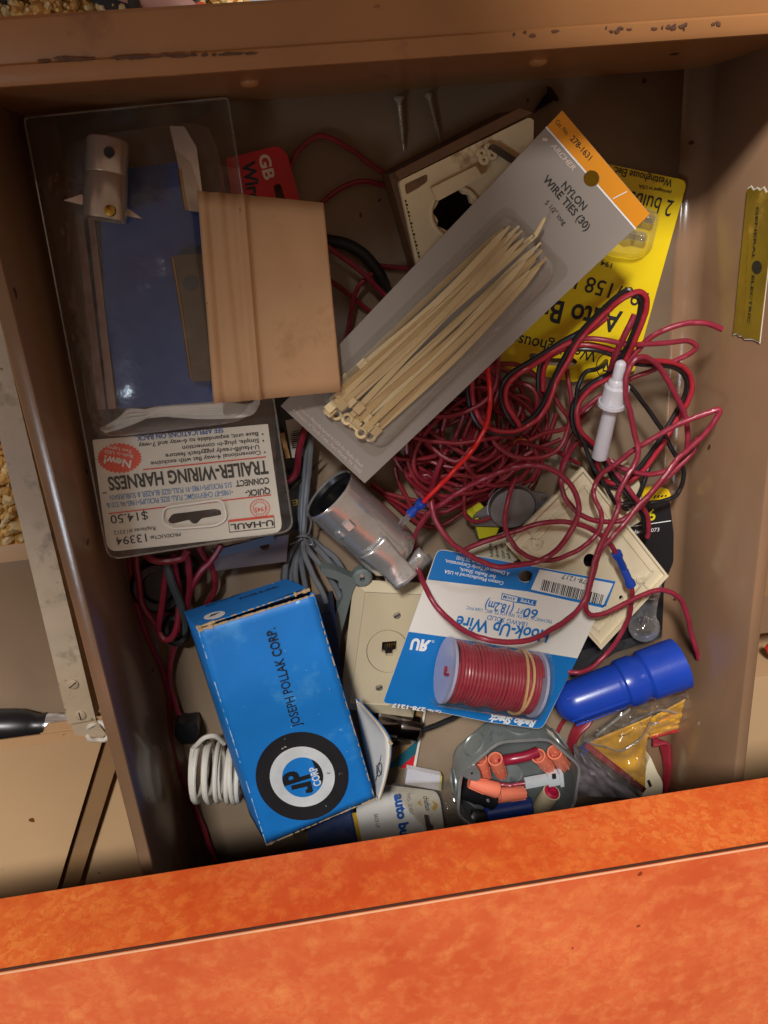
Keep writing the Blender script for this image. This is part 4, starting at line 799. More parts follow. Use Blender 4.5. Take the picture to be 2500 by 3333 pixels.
a, b = P(1447, 2180, 59), P(1743, 2228, 59); ax = b - a; L = ax.length; r = .0190; an_ = ax.normalized()
for f0, nm in ((0, 'flange'), (L - .0016, 'flange')):
    g = G(); g.lathe([(.002, f0), (r, f0), (r * 1.01, f0 + .0008), (r, f0 + .0016), (.002, f0 + .0016)], a, ax, M_LAV, 40); g.build(nm, sp)
g = G(); g.lathe([(.013, .001), (.013, L - .001)], a, ax, M_RWIRE, 24)
NT = 25; sx_ = an_.orthogonal().normalized(); sy_ = an_.cross(sx_); hp = []
random.seed(4)
jit = [random.uniform(-.0003, .0003) for _ in range(NT + 2)]
for k in range(NT * 20 + 1):
    th = 2 * math.pi * k / 20; f = k / (NT * 20); rr_ = .0168 + .0006 * math.sin(f * 23) + jit[k // 20]
    hp.append(a + an_ * (.0030 + f * (L - .0058)) + (sx_ * math.cos(th) + sy_ * math.sin(th)) * rr_)
g.tube(hp, .00098, mat('spool_wire_pvc', '#98263a', .3, var=.06), 8); g.build('winding', sp)
g = G()
for f, tl in ((.80, .0020), (.815, -.0026)):
    g.tube([a + an_ * (f * L + tl * math.cos(th)) + (sx_ * math.cos(th) + sy_ * math.sin(th)) * .0185 for th in [x * 2 * math.pi / 30 for x in range(30)]], .00085, mat('rubber_band', '#c79f6f', .6), 6, closed=True)
g.build('rubber_band', sp)
g = G(); tp = a - an_ * .0004; g.tube(spline([tp + sx_ * .004 + sy_ * .002, tp - an_ * .001 + sx_ * .006, tp - an_ * .001 + sx_ * .005 + sy_ * .004, tp + sx_ * .009 + sy_ * .005], 5), .0008, M_RWIRE, 6); g.build('wire_end', sp)
g = G()                                             # clear blister over the spool
def dome(s, t_):
    th = math.pi * (s * 1.06 - .03); f = -.04 + 1.08 * t_; rr_ = .0203
    return a + an_ * (f * L) + pl.n * (max(-.0190, rr_ * math.sin(th) - .0005)) + pl.n.cross(an_) * (rr_ * 1.04 * math.cos(th))
g.grid(dome, 22, 6, film('spool_blister', '#f6f4f0', .03, .10, .3, 70, .012)); g.build('blister', t, smooth=80)

# ------------------------------------------------------------------ blue plastic plug boot
t = thing('blue_boot', 'blue plastic plug shell with rounded tip and ribbed collar on the clear bag', 'plug shell', P(2020, 2230, 20))
a, b = P(1808, 2306, 31), P(2218, 2157, 31); ax = b - a; L = ax.length; r = .0146
g = G(); pf = [(.0003, 0)] + [(r * .93 * math.sin(x), r * 1.0 * (1 - math.cos(x))) for x in [R(k) for k in range(15, 91, 12)]] + [(r * .97, L * .48), (r * .96, L * .48), (r * .95, L * .50), (r * .955, L * .515), (r * 1.06, L * .53), (r * 1.08, L * .55), (r * 1.09, L * .64), (r * .99, L * .67), (r * .99, L * .69), (r * 1.12, L * .715), (r * 1.14, L * .99), (r * .97, L), (r * .80, L), (r * .78, L * .8), (.0002, L * .8)]
g.lathe(pf, a, ax, M_CAPBLUE, 44, capped=False); g.build('shell', t, smooth=35)
an_ = ax.normalized(); s1 = an_.cross(Vector((0, 0, 1))).normalized(); s2 = s1.cross(an_)
for k, (th, f0, f1, rr_) in enumerate(((-50, .08, .50, .97), (10, .06, .50, .97), (62, .1, .5, .97), (-48, .74, .99, 1.10), (12, .72, .99, 1.10), (66, .74, .99, 1.10))):
    d = s2 * math.cos(R(th)) + s1 * math.sin(R(th)); g = G(); g.obox(a + an_ * (f0 * L) + d * r * rr_, a + an_ * (f1 * L) + d * r * rr_, .0010, .0012, M_CAPBLUE, d); g.build('rib', t, bevel=.0003)

# ------------------------------------------------------------------ clear bag with folded amber paper
t = thing('plastic_bag', 'crumpled clear plastic bag around folded amber paper under the blue plug shell', 'bag', P(2050, 2400, 0))
def bagpt(quad, zs, amp, sd):
    def f(s, q):
        u = (quad[0][0] * (1 - s) + quad[1][0] * s) * (1 - q) + (quad[3][0] * (1 - s) + quad[2][0] * s) * q
        v = (quad[0][1] * (1 - s) + quad[1][1] * s) * (1 - q) + (quad[3][1] * (1 - s) + quad[2][1] * s) * q
        z = (zs[0] * (1 - s) + zs[1] * s) * (1 - q) + (zs[3] * (1 - s) + zs[2] * s) * q
        nv = Vector((s * 3.1 + sd, q * 3.3, sd)); z += amp * (abs(noise.noise(nv)) * 2 - .4 + .35 * noise.noise(nv * 2.7))
        return P(u, v, max(1, z))
    return f
g = G(); g.grid(bagpt([(1905, 2420), (2120, 2330), (2105, 2420), (2098, 2572)], (20, 26, 18, 10), 3, 1.3), 16, 16, M_AMBER)
g.grid(bagpt([(2010, 2395), (2235, 2272), (2306, 2335), (2118, 2402)], (22, 26, 18, 17), 3, 4.1), 16, 12, M_AMBER); g.build('folded_paper', t, solid=.0004)
g = G(); g.grid(bagpt([(1900, 2432), (1912, 2414), (2104, 2566), (2094, 2580)], (21.5, 21.5, 13, 12), 1, 2.0), 20, 2, mat('red_paper_edge', '#8e1f22', .5)); g.grid(bagpt([(2118, 2404), (2122, 2396), (2250, 2360), (2255, 2368)], (19, 20, 19, 18), 1, 2.0), 12, 2, M_BRED); g.grid(bagpt([(2236, 2270), (2246, 2266), (2310, 2326), (2302, 2338)], (27, 27, 20, 20), 1, 2.0), 12, 2, mat('red_paper_edge', '#8e1f22', .5)); g.build('red_edge', t, solid=.0003)
g = G(); g.prism([P(1888, 2435, 21), P(1908, 2418, 21), P(1922, 2440, 21), P(1898, 2456, 21)], (0, 0, -.0006), M_BLUETERM); g.build('blue_corner', t)
g = G(); g.grid(bagpt([(1865, 2425), (2050, 2300), (2125, 2400), (2084, 2600)], (24, 38, 27, 16), 7, 7.7), 26, 26, M_CLEAR2)
g.grid(bagpt([(1865, 2425), (1900, 2440), (2084, 2600), (1885, 2590)], (20, 24, 16, 8), 5, 3.2), 16, 16, mat('grey_film', '#6b6264', .3, var=.15, vs=40))
g.grid(bagpt([(2050, 2300), (2240, 2255), (2320, 2340), (2120, 2404)], (33, 32, 24, 24), 8, 9.1), 26, 16, M_CLEAR2)
g.grid(bagpt([(2160, 2120), (2312, 2218), (2302, 2320), (2230, 2260)], (24, 26, 24, 26), 3, 5.5), 16, 12, M_CLEAR2); g.build('film', t, smooth=60)
g = G(); random.seed(9)
for k in range(7): u, v = 1940 + k * 13, 2395 - k * 10; g.lathe([(.0012, 0), (.0012, .008), (.0008, .009)], P(u, v, 25), P(u + 30, v - 26, 25) - P(u, v, 25), M_STEEL, 8)
g.build('small_pins', t)
g = G(); M_CREASE = film('crease_highlight', '#f4f2ee', .8, .15, .1)  # glossy tubes along the folds stand in for the film's highlight lines
for pts in ([(1900, 2408, 25), (1925, 2420, 27), (1975, 2432, 29), (2022, 2443, 29), (2072, 2416, 30), (2100, 2388, 31), (2118, 2352, 33)], [(2000, 2358, 33), (2035, 2362, 34), (2090, 2334, 34), (2150, 2312, 33), (2205, 2322, 30)], [(2110, 2362, 32), (2148, 2352, 31)], [(1912, 2380, 27), (1905, 2406, 26), (1935, 2410, 27)]): g.wire(pts, .0007, M_CREASE, 5, 6)
g.build('highlight_folds', t)

# ------------------------------------------------------------------ octagonal junction box and what lies in it
t = thing('junction_box', 'grey galvanised octagonal junction box holding wire nuts', 'junction box', P(1680, 2590, 0))
cx = P(1688, 2572, 28); Rr = (P(1891, 2560, 28) - P(1478, 2590, 28)).length / 2 * 1.02
def octa(rad, z, c=cx, n=8, ph=22.5 - 6): return [Vector((c.x + rad * math.cos(R(ph + 45 * k)), c.y + rad * math.sin(R(ph + 45 * k)), z)) for k in range(n)]
def octr(rad, z):                                   # octagon with rounded corners
    o = octa(rad, z); out = []
    for i in range(8):
        p, q, s_ = o[i], o[i - 1], o[(i + 1) % 8]
        for k in range(4):
            f = k / 3; A_ = p + (q - p) * .18; B_ = p + (s_ - p) * .18; out.append(A_ * (1 - f) ** 2 + p * 2 * f * (1 - f) + B_ * f * f)
    return out
g = G(); b0, b1, b2 = octr(Rr * .93, .0008), octr(Rr, .006), octr(Rr, .0285); i2, i1 = octr(Rr - .0014, .0285), octr(Rr - .0014, .0025)
g.face(octr(Rr * .93, .0008), M_GALV); g.ring(b0, b1, M_GALV); g.ring(b1, b2, M_GALV); g.ring(b2, i2, M_GALV); M_GALVSHADE = mat('shaded_box_inside', '#6a6f6d', .5, .4, var=.2, vs=60); g.ring(i2, i1, M_GALVSHADE); g.face(octr(Rr - .0014, .0025), M_GALVSHADE); g.build('shell', t, smooth=30); g = G(); g.tube(octr(Rr - .0007, .0287), .0010, M_STEEL, 6, closed=True); g.build('rim', t)  # depth shade put into a darker inside colour; bright bead lightens the rim
for k in range(8):
    o = octa(Rr, .015); m_ = (o[k] + o[(k + 1) % 8]) / 2; d = (m_ - Vector((cx.x, cx.y, .015))).normalized(); g = G()
    g.lathe([(.0088, -.0002), (.0086, .0006), (.0080, -.0001), (.0078, -.0009), (.0001, -.0009)], m_ + d * .0004, d, M_GALV, 24, capped=False, flat=1.0); g.build('knockout', t)
g = G(); g.lathe([(.0092, 0), (.0090, .0006), (.0082, .0003), (.0080, .0004), (.0001, .0004)], P(1660, 2520, 2.6), (0, 0, 1), M_GALV, 24); g.build('knockout', t)
er = P(1546, 2522, 29); g = G(); pe = Plane((1520, 2520, 30), (1565, 2500, 30), (1540, 2550, 29)); g.sheet(pe, rnd([(1488, 2530), (1528, 2498), (1548, 2490), (1562, 2512), (1566, 2530), (1552, 2544), (1530, 2538), (1506, 2526)], 5), [[(1537 + 6 * math.cos(a / 5 * math.pi), 2519 + 5 * math.sin(a / 5 * math.pi)) for a in range(10)]], .0011, M_STEEL); g.build('screw_ear', t, bevel=.0003)
g = G(); pl_ = octa(Rr + .0004, .015); g.prism([P(1777, 2370, 18), P(1800, 2385, 20), P(1826, 2432, 24), P(1800, 2415, 22)], Vector((0, 0, -.0008)), mat('aged_label', '#8f887b', .6, var=.2)); g.build('label', t)
def nut(label, a, b, za, zb_, r0=.0050, r1=.0032):
    A, B = P(*a, za), P(*b, zb_); ax = B - A; L = ax.length; g = G()
    g.lathe([(r0 * .72, .006), (r0 * .80, 0), (r0, 0), (r0 * 1.02, .001), (r0 * .95, L * .38), (r1 * 1.12, L * .9), (r1 * .9, L), (.0002, L)], A, ax, M_SALMON, 26, capped=False); n_ = ax.normalized(); e = n_.orthogonal().normalized(); f = n_.cross(e)
    for k in range(9):
        d = e * math.cos(k * 2 * math.pi / 9) + f * math.sin(k * 2 * math.pi / 9); g.obox(A + n_ * L * .42 + d * r0 * .86, A + n_ * L * .98 + d * r1 * 1.0, .0009, .0012, M_SALMON, d)
    return one(g, 'wire_nut', label, 'wire nut', 'salmon wire nuts in the junction box')
nut('salmon wire nut half hidden behind the steel screw ear', (1562, 2470), (1583, 2532), 14, 8); nut('salmon wire nut leaning on the inner wall right of the screw ear', (1612, 2470), (1634, 2524), 20, 12)
nut('salmon wire nut pointing down to the white connector', (1752, 2460), (1792, 2506), 20, 13); nut('salmon wire nut tucked at the right inner corner of the junction box', (1805, 2448), (1835, 2490), 20, 12, .0052, .0048)
nut('salmon wire nut pointing left over the black plug', (1618, 2572), (1527, 2546), 21, 20, .0054, .0032); nut('salmon wire nut lying level above the blue tube', (1622, 2588), (1708, 2582), 17, 14, .0052, .0038)
t2 = thing('white_connector', 'white plastic snap connector with square slot in the junction box', 'connector', P(1770, 2535, 8))
A, B = P(1708, 2549, 17), P(1830, 2526, 18); n_ = (B - A).normalized(); L = (B - A).length
g = G(); g.obox(A, A + n_ * L * .62, .0062, .005, M_LUG); g.obox(A + n_ * L * .60, A + n_ * L * .9, .0098, .0055, M_LUG); g.obox(A + n_ * L * .9, B, .0120, .0075, M_LUG); g.build('body', t2, bevel=.0006)
g = G(); c = P(1803, 2527, 21.5); g.obox(c - n_ * .0012, c + n_ * .0014, .0036, .0012, M_DARKGAP); g.build('slot', t2)
wire('red_wire', 'short red wire entering the white connector in the junction box', [(1590, 2575, 9), (1625, 2553, 13), (1665, 2556, 15), (1712, 2549, 17)], .0014, M_RWIRE)
g = G(); g.wire([(1630, 2476, 12), (1660, 2472, 16), (1710, 2462, 17), (1752, 2446, 16)], .0036, mat('plum_tape', '#8a1c33', .3), 6, 12); one(g, 'tape_roll', 'glossy plum red tape strip against the far inner wall of the junction box', 'tape')
t2 = thing('black_plug', 'black plastic plug with side knob in the junction box front corner', 'plug', P(1570, 2600, 3))
A, B = P(1500, 2565, 16), P(1612, 2612, 17); n_ = (B - A).normalized(); L = (B - A).length
g = G(); g.lathe([(.004, 0), (.0065, .001), (.0065, L * .5), (.0056, L * .55), (.0056, L * .95), (.004, L)], A, B - A, M_BLACK, 22); g.lathe([(.006, 0), (.006, .012), (.004, .013)], P(1540, 2660, 10), (.1, .3, .4), M_BLACK, 18); g.build('body', t2); g = G(); g.lathe([(.0012, 0), (.0010, .0012)], P(1588, 2604, 23), (0, 0, 1), M_STEEL, 10); g.build('contact', t2)
g = G(); A, B = P(1580, 2648, 13), P(1730, 2622, 13); g.lathe([(.0055, 0), (.0064, .0008), (.0064, (B - A).length - .001), (.0055, (B - A).length), (.004, (B - A).length), (.004, .01), (.0002, .01)], A, B - A, M_DKBLUE, 24, capped=False)
one(g, 'blue_tube', 'dark blue plastic tube lying at the front of the junction box', 'tube')
t2 = thing('tape_wrapped_spool', 'stained cream cardboard roll with a crimson inside', 'roll', P(1770, 2600, 3))
A, B = P(1748, 2645, 10), P(1796, 2578, 18); g = G(); L = (B - A).length; g.lathe([(.0056, 0), (.0062, .001), (.0062, L), (.0054, L), (.0052, L * .5)], A, B - A, mat('stained_paper', '#c4b494', .7, var=.2, wear=('#8b6a48', 90, .55)), 24, capped=False); g.build('tube', t2)
g = G(); g.lathe([(.0051, L * .55), (.0052, L * 1.02), (.0035, L * 1.06), (.0030, L * .8)], A, B - A, mat('crimson_vinyl', '#b01d40', .3), 22, capped=False); g.build('crimson_core', t2)

# ------------------------------------------------------------------ auto bulb card in clear pack at the front
t = thing('auto_bulb_card', 'white auto bulb card with blue words and gold marks below the blue carton', 'bulb card', P(1300, 2640, 5))
pl = Plane((1285, 2560, 16), (1418, 2578, 16), (1300, 2740, 16)); g = G()
g.sheet(pl, rnd([(1170, 2548), (1288, 2560), (1420, 2577), (1432, 2600), (1462, 2800), (1195, 2840), (1160, 2640)], [3, 3, 20, 10, 3, 3, 3]), [rnd([(1380, 2652), (1396, 2652), (1400, 2676), (1412, 2690), (1408, 2720), (1392, 2720)], 4)], .0007, mat('pearly_card', '#cfcbc4', .35, var=.04))
g.text(pl, 'auto bulbs', (1283, 2585), (1312, 2770), 24, mat('deep_blue_ink', '#26549b', .4), .05); g.text(pl, 'TWO - 12 VOLT', (1322, 2582), (1335, 2652), 9, M_INK, 0); g.text(pl, 'chieftain', (1377, 2592), (1386, 2640), 14, M_INK, .01, .2); g.text(pl, 'BACK-UP', (1217, 2650), (1224, 2694), 10, M_INK, 0)
for q in ([(1358, 2612), (1376, 2600), (1370, 2606), (1368, 2614), (1376, 2624), (1368, 2622)], [(1416, 2614), (1406, 2632), (1414, 2640), (1426, 2624), (1420, 2612)], [(1404, 2604), (1414, 2610), (1424, 2624), (1412, 2616)]): g.face(pl.poly(q, .0003), M_GOLD)
g.build('card', t)
g = G(); pn = Plane((1010, 2660, 12), (1170, 2640, 14), (1030, 2760, 12)); g.prism(pn.poly([(1005, 2690), (1150, 2645), (1180, 2760), (1180, 2840), (1000, 2880)]), (0, 0, -.008), M_NAVY)
for x, wd, mm in ((1146, 14, M_GOLD), (1160, 6, M_WHITE), (1172, 5, M_GOLD)): g.prism(pn.poly([(x, 2648), (x + wd, 2645), (x + wd + 32, 2800), (x + 32, 2805)], .0004), (0, 0, -.0003), mm)
g.build('printed_sleeve', t)
g = G(); g.grid(bagpt([(1250, 2550), (1470, 2545), (1530, 2680), (1440, 2760)], (26, 24, 20, 22), 6, 12.3), 20, 16, M_CLEAR2); g.grid(bagpt([(1000, 2700), (1140, 2640), (1170, 2800), (1000, 2860)], (22, 22, 20, 20), 3, 2.2), 10, 10, M_CLEAR2); g.build('clear_pack', t, smooth=60)
g = G(); pl = Plane((1324, 2505, 9), (1440, 2528, 9), (1318, 2560, 9)); g.prism(pl.poly(rnd([(1326, 2503), (1438, 2526), (1434, 2574), (1318, 2552)], 3)), (0, 0, -.005), M_FUSE); g.prism(pl.poly([(1434, 2525), (1440, 2527), (1436, 2575), (1430, 2573)], .0003), (0, 0, -.005), mat('yellowed_edge', '#b6ad62', .5)); one(g, 'white_tube', 'frosted white plastic strip above the auto bulb card', 'strip', bevel=.0006)

# printed card, chrome plug with black cable
t = thing('printed_card', 'tan card with teal and red stripes and a torn white edge under the chrome barrel', 'card', P(1320, 2420, 2))
pl = Plane((1387, 2317, 3), (1351, 2498, 3), (1230, 2300, 3)); g = G(); g.prism(pl.poly([(1387, 2312), (1379, 2318), (1344, 2500), (1353, 2500)], .0002), -pl.n * .0006, M_TAPE2); g.prism(pl.poly([(1380, 2300), (1345, 2500), (1200, 2520), (1210, 2310)]), -pl.n * .0006, mat('tan_print', '#8a6d4c', .6))
g.face(pl.poly([(1363, 2404), (1353, 2455), (1310, 2494), (1266, 2500), (1266, 2490)], .0003), M_TEAL); g.face(pl.poly([(1351, 2456), (1345, 2499), (1300, 2500)], .0004), M_REDCARD); g.build('card', t)
t = thing('chrome_plug', 'chrome ringed black plug barrel with black cable beside the open carton flap', 'plug', P(1290, 2360, 3))
a, b = P(1215, 2345, 14), P(1358, 2374, 13); ax = b - a; L = ax.length; r = .0085; M_CHROME = mat('dark_chrome', '#8f8a8c', .12, 1, var=.1)
g = G(); g.lathe([(.003, 0), (r * .9, .001), (r, .003), (r, L * .52), (r * .97, L * .53), (r * .97, L * .55), (r, L * .56), (r, L * .97), (r * .85, L)], a, ax, M_CHROME, 28); g.build('barrel', t); g = G(); g.lathe([(r * .84, L), (r * .7, L + .0015), (.003, L + .002)], a, ax, M_BLACK, 22); g.build('end_cap', t)
g = G(); g.wire([(1354, 2376, 13), (1372, 2374, 13), (1413, 2362, 13), (1450, 2348, 13), (1480, 2334, 12), (1530, 2300, 10)], .0017, M_BLKWIRE); g.build('cable', t)
g = G(); A, B = P(1200, 2420, 6), P(1330, 2400, 6); g.lathe([(.004, 0), (.0045, .001), (.0045, (B - A).length)], A, B - A, mat('dull_brass_tube', '#6d6049', .35, .8), 18); one(g, 'metal_tube', 'dull thin metal tube under the chrome barrel', 'tube')
# cream clip and red coils, bottom right
t = thing('cream_clip', 'cream plastic clip with round end and dark slot beside the counter edge', 'clip', P(2130, 2530, 0))
pl = Plane((2115, 2470, 10), (2160, 2540, 10), (2090, 2580, 10)); g = G(); g.prism(pl.poly(rnd([(2117, 2462), (2140, 2515), (2158, 2545), (2155, 2590), (2100, 2640), (2090, 2600), (2100, 2500)], [6, 6, 20, 16, 4, 4, 4])), (0, 0, -.009), M_CREAM); g.build('body', t, bevel=.001); g = G(); g.prism(pl.poly([(2106, 2542), (2114, 2538), (2123, 2558), (2114, 2564)], .0003), (0, 0, -.001), M_DARKGAP); g.build('slot', t)
g = G()
for k in range(6):
    d = k * 5; g.wire([(2125, 2400 + d, 5 + k), (2150 + d * .9, 2420, 7 + k), (2163 + d * .7, 2470, 8 + k), (2164 + d * .6, 2530, 7 + k), (2150 + d * .5, 2590, 5 + k), (2130, 2640, 4)], .0015, M_DRWIRE)
one(g, 'red_coil', 'coil of dark red wire beside the cream clip', 'wire coil')
g = G()
for k in range(5):
    d = k * 9; g.wire([(1935, 2290, 4), (1885 + d, 2350, 5 + k), (1862 + d * .7, 2388, 6 + k), (1852 + d * .5, 2425, 5 + k), (1860 + d * .5, 2480, 4)], .0014, M_DRWIRE)
g.wire([(1850, 2330, 3), (1832, 2352, 3), (1815, 2385, 3), (1805, 2430, 3)], .0014, M_DRWIRE); one(g, 'red_coil', 'dark red wire coil between junction box and plastic bag', 'wire coil')

# ------------------------------------------------------------------ left side: black plug with red leads, white cable coil, metal bracket
t = thing('trailer_plug', 'round black plug with red and grey leads looped under the clear pack', 'plug', P(520, 1930, 0))
g = G(); c = P(520, 1905, 8); g.lathe([(.012, -.008), (.0165, -.007), (.0165, .003), (.014, .0055), (.010, .0050), (.009, .002), (.0002, .002)], c, (0, .1, 1), M_BLACK, 30, capped=False); g.lathe([(.006, -.006), (.0062, .003), (.004, .004)], P(610, 1850, 10), (0, 0, 1), M_BLACK, 16); g.tube(spline([P(575, 2050, 14) + Vector((.006 * math.cos(x), .008 * math.sin(x), .001 * math.sin(2 * x))) for x in [k * .52 for k in range(13)]], 3), .0028, M_BLACK, 8); g.build('body', t)
for p, rr_ in (([(445, 1800, 12), (446, 1850, 14), (462, 1960, 15), (500, 2025, 16), (520, 2060, 18), (541, 2082, 20), (566, 2066, 21), (578, 2020, 21), (582, 1975, 20)], .0019),
          ([(540, 1820, 20), (539, 1880, 22), (525, 1980, 22), (516, 2052, 19)], .0019), ([(565, 1800, 22), (573, 1850, 22), (583, 1920, 20), (590, 2000, 16)], .0018), ([(600, 1780, 24), (612, 1830, 24), (618, 1900, 22), (610, 1975, 18), (600, 2040, 12)], .0019),
          ([(722, 1775, 24), (690, 1825, 24), (652, 1862, 23), (620, 1920, 20), (607, 1985, 14)], .0019), ([(648, 1778, 18), (672, 1820, 18), (690, 1845, 17), (702, 1895, 14), (695, 1930, 10), (670, 1975, 4)], .0018),
          ([(470, 1800, 30), (500, 1822, 31), (540, 1828, 31), (590, 1818, 31), (612, 1790, 30)], .0021), ([(540, 1990, 10), (575, 2030, 10), (600, 2062, 8)], .0016),
          ([(418, 1790, 6), (424, 1850, 7), (436, 1930, 8), (470, 2050, 8), (520, 2160, 6), (548, 2250, 4), (553, 2350, 3), (566, 2450, 3), (605, 2560, 3), (645, 2650, 3), (700, 2800, 3)], .0017), ([(572, 2080, 10), (556, 2160, 6), (553, 2220, 5), (570, 2290, 5), (595, 2360, 6)], .0017)):
    g = G(); g.wire(p, rr_, M_RWIRE); g.build('red_lead', t)
g = G(); g.wire([(535, 1815, 22), (543, 1840, 24), (561, 1900, 25), (591, 1975, 22), (600, 2040, 16), (596, 2075, 10)], .0024, mat('slate_pvc', '#4c565c', .4)); g.build('grey_lead', t)
g = G(); random.seed(8)
for k in range(6): g.tube(spline([P(412 + random.uniform(-8, 8), 1868 + random.uniform(-12, 12), 8 + random.uniform(-2, 2)) for _ in range(5)], 4), .0003, M_BRASS, 5)
one(g, 'brass_strands', 'tiny tuft of brass wire strands against the left wall', 'wire scrap')
t = thing('extension_cable', 'neat coil of ivory cable with black plug beside the blue carton', 'cable', P(680, 2510, 0))
g = G(); co = []
for k in range(9 * 16 + 1):
    th = 2 * math.pi * k / 16; f = k / (9 * 16); u = 632 + 165 * f; c = P(u, 2510 + 10 * f, 20); rr_ = .0172 + .0010 * math.sin(k * .13) + .0006 * math.sin(k * .05)
    ax_ = Vector((1, -.12, .10)).normalized(); e1_ = Vector((0, 1, 0)); e1_ = (e1_ - ax_ * e1_.dot(ax_)).normalized(); e2_ = ax_.cross(e1_)
    co.append(c + e1_ * rr_ * 1.02 * math.cos(th) + e2_ * rr_ * math.sin(th) + ax_ * .0012 * math.sin(th * .5 + k * .02))
g.tube(co, .00155, M_WCOIL, 8); g.tube(spline([co[0], P(640, 2425, 25), P(665, 2402, 27), P(700, 2396, 26), P(730, 2420, 22)], 6), .0015, M_WCOIL, 8); g.build('coil', t)
g = G(); pl = Plane((575, 2370, 14), (640, 2360, 14), (590, 2425, 12)); g.prism(pl.poly(rnd([(572, 2350), (600, 2358), (640, 2352), (650, 2385), (632, 2418), (590, 2425), (568, 2395)], 8)), (0, 0, -.012), M_BLACK); g.build('plug', t, bevel=.0015)
t = thing('steel_bracket', 'flat violet grey steel plate with round hole below the clear pack', 'bracket', P(820, 1820, 0))
pl = Plane((710, 1815, 20), (925, 1770, 20), (700, 1870, 16)); g = G(); g.sheet(pl, [(690, 1790), (940, 1740), (932, 1828), (700, 1858)], [[(862 + 16 * math.cos(a / 8 * math.pi), 1778 + 14 * math.sin(a / 8 * math.pi)) for a in range(16)]], .0015, mat('violet_steel', '#9a8e95', .4, .5, var=.1, bump=.06)); g.build('plate', t)
g = G(); g.prism([P(690, 1795, 24), P(890, 1740, 24), P(895, 1765, 24), P(715, 1812, 24)], (0, 0, -.001), mat('slate_blue_card', '#4d5f7c', .5)); one(g, 'blue_slip', 'slate blue paper slip between clear pack and steel plate', 'paper')

# barcode card, wooden stick, long screw, strip
t = thing('barcode_card', 'black card with white barcode label and gold letter beneath the grey card tip', 'card', P(960, 1480, 2))
pl = Plane((925, 1360, 5), (1010, 1350, 5), (930, 1700, 5)); g = G(); g.prism(pl.poly([(895, 1290), (1010, 1280), (1015, 1560), (985, 1720), (930, 1730), (900, 1600)]), -pl.n * .0006, M_BLACK); g.face(pl.poly([(929, 1368), (985, 1358), (997, 1483), (951, 1491)], .0002), M_WHITE)
for k in range(9): g.line(pl, (952, 1405 + k * 6.5), (981 + 2 * (k % 2), 1401 + k * 6.5), 2.2 + (k % 3), M_INK, .0004)
g.text(pl, '0 62664', (944, 1412), (952, 1460), 7, M_INK, 0, off=.0004); g.text(pl, 'E', (968, 1624), (950, 1628), 20, M_GOLD, .02, off=.0004); g.build('card', t)
g = G(); g.obox(P(918, 1408, 10), P(938, 1490, 10), .0024, .002, mat('pale_wood', '#c39a5e', .6, var=.15)); one(g, 'wooden_stick', 'short pale wooden stick at the edge of the clear pack', 'stick')
screw('long_screw', 'long dark threaded screw pointing up right from the clear pack edge', (935, 1606), (1056, 1489), .0013, mat('dark_steel', '#6b6256', .35, .9, var=.2), 10, 9)
g = G(); g.wire([(1000, 1385, 16), (990, 1405, 16), (974, 1470, 15), (967, 1530, 14), (950, 1558, 13), (920, 1570, 12)], .0019, M_RWIRE, 6, 8); one(g, 'red_wire', 'flat red lead dropping from the grey card to the clear pack', 'wire')

# ------------------------------------------------------------------ grey card of nylon wire ties, lying across the pile
t = thing('wire_tie_card', 'grey card with orange header holding nylon wire ties under a clear blister', 'tie card', P(1500, 960, 50))
pl = Plane((1830, 360, 60), (915, 1322, 48), (2115, 695, 60))
O = [(1830, 359), (2116, 696), (1187, 1573), (914, 1322)]
hole = [(1925 + 26 * math.cos(a / 12 * math.pi), 581 + 27 * math.sin(a / 12 * math.pi)) for a in range(24)]
g = G(); g.sheet(pl, O, [hole], .0008, M_GREYCARD)
hd = [(1830, 360), (2115, 696), (2070, 741), (1950, 598)]; e1, e2 = .00012, .00026
arc1 = [(1925 + 26.5 * math.cos(x), 581 + 27.5 * math.sin(x)) for x in [R(d) for d in (48, 20, -10, -40, -70, -100, -130)]]
g.face(pl.poly([(1830, 360), (2115, 696), (2069, 742), (1944, 601)] + arc1[0:] + [(1906, 560), (1779, 413)], e1), M_ORHEAD)
g.line(pl, (1777, 413), (1908, 562), 5, M_WHITEINK, e2); g.line(pl, (1944, 602), (2069, 745), 5, M_WHITEINK, e2); g.line(pl, (1995, 647), (2041, 623), 3, M_WHITEINK, e2)
T = lambda *a, **k: g.text(pl, *a, **k)
T('Cat. No.', (1806, 399), (1844, 442), 14, M_INK, off=e2, bold=0); T('278-1631', (1854, 454), (1916, 523), 18, M_INK, off=e2)
M_PALEINK = mat('pale_ink', '#cbb9ad', .5)
T('ARCHER', (1790, 475), (1864, 556), 16, M_PALEINK, off=e2, shear=.25); g.line(pl, (1766, 452), (1782, 456), 9, M_PALEINK, e2)
T('NYLON', (1825, 607), (1896, 686), 23, M_INK, off=e2, bold=.015); T('WIRE TIES (30)', (1765, 586), (1907, 752), 23, M_INK, off=e2, bold=.015); T('5 1/2" long', (1772, 662), (1834, 733), 15, M_INK, off=e2, bold=0)
T('Custom Manufactured in USA for Radio Shack', (968, 1326), (1178, 1522), 11, M_PALEINK, off=e2, bold=.004); T('A Division of Tandy Corp., Fort Worth, TX 76102', (950, 1334), (1172, 1541), 11, M_PALEINK, off=e2, bold=.004)
g.build('card', t)
random.seed(31)
g = G()
o_ = rnd([(1640, 690), (1822, 882), (1232, 1468), (1040, 1300)], 50, 6); i_ = rnd([(1634, 722), (1796, 886), (1236, 1444), (1066, 1304)], 44, 6)
oo = rnd([(1650, 660), (1862, 880), (1220, 1500), (1005, 1300)], 40, 6)
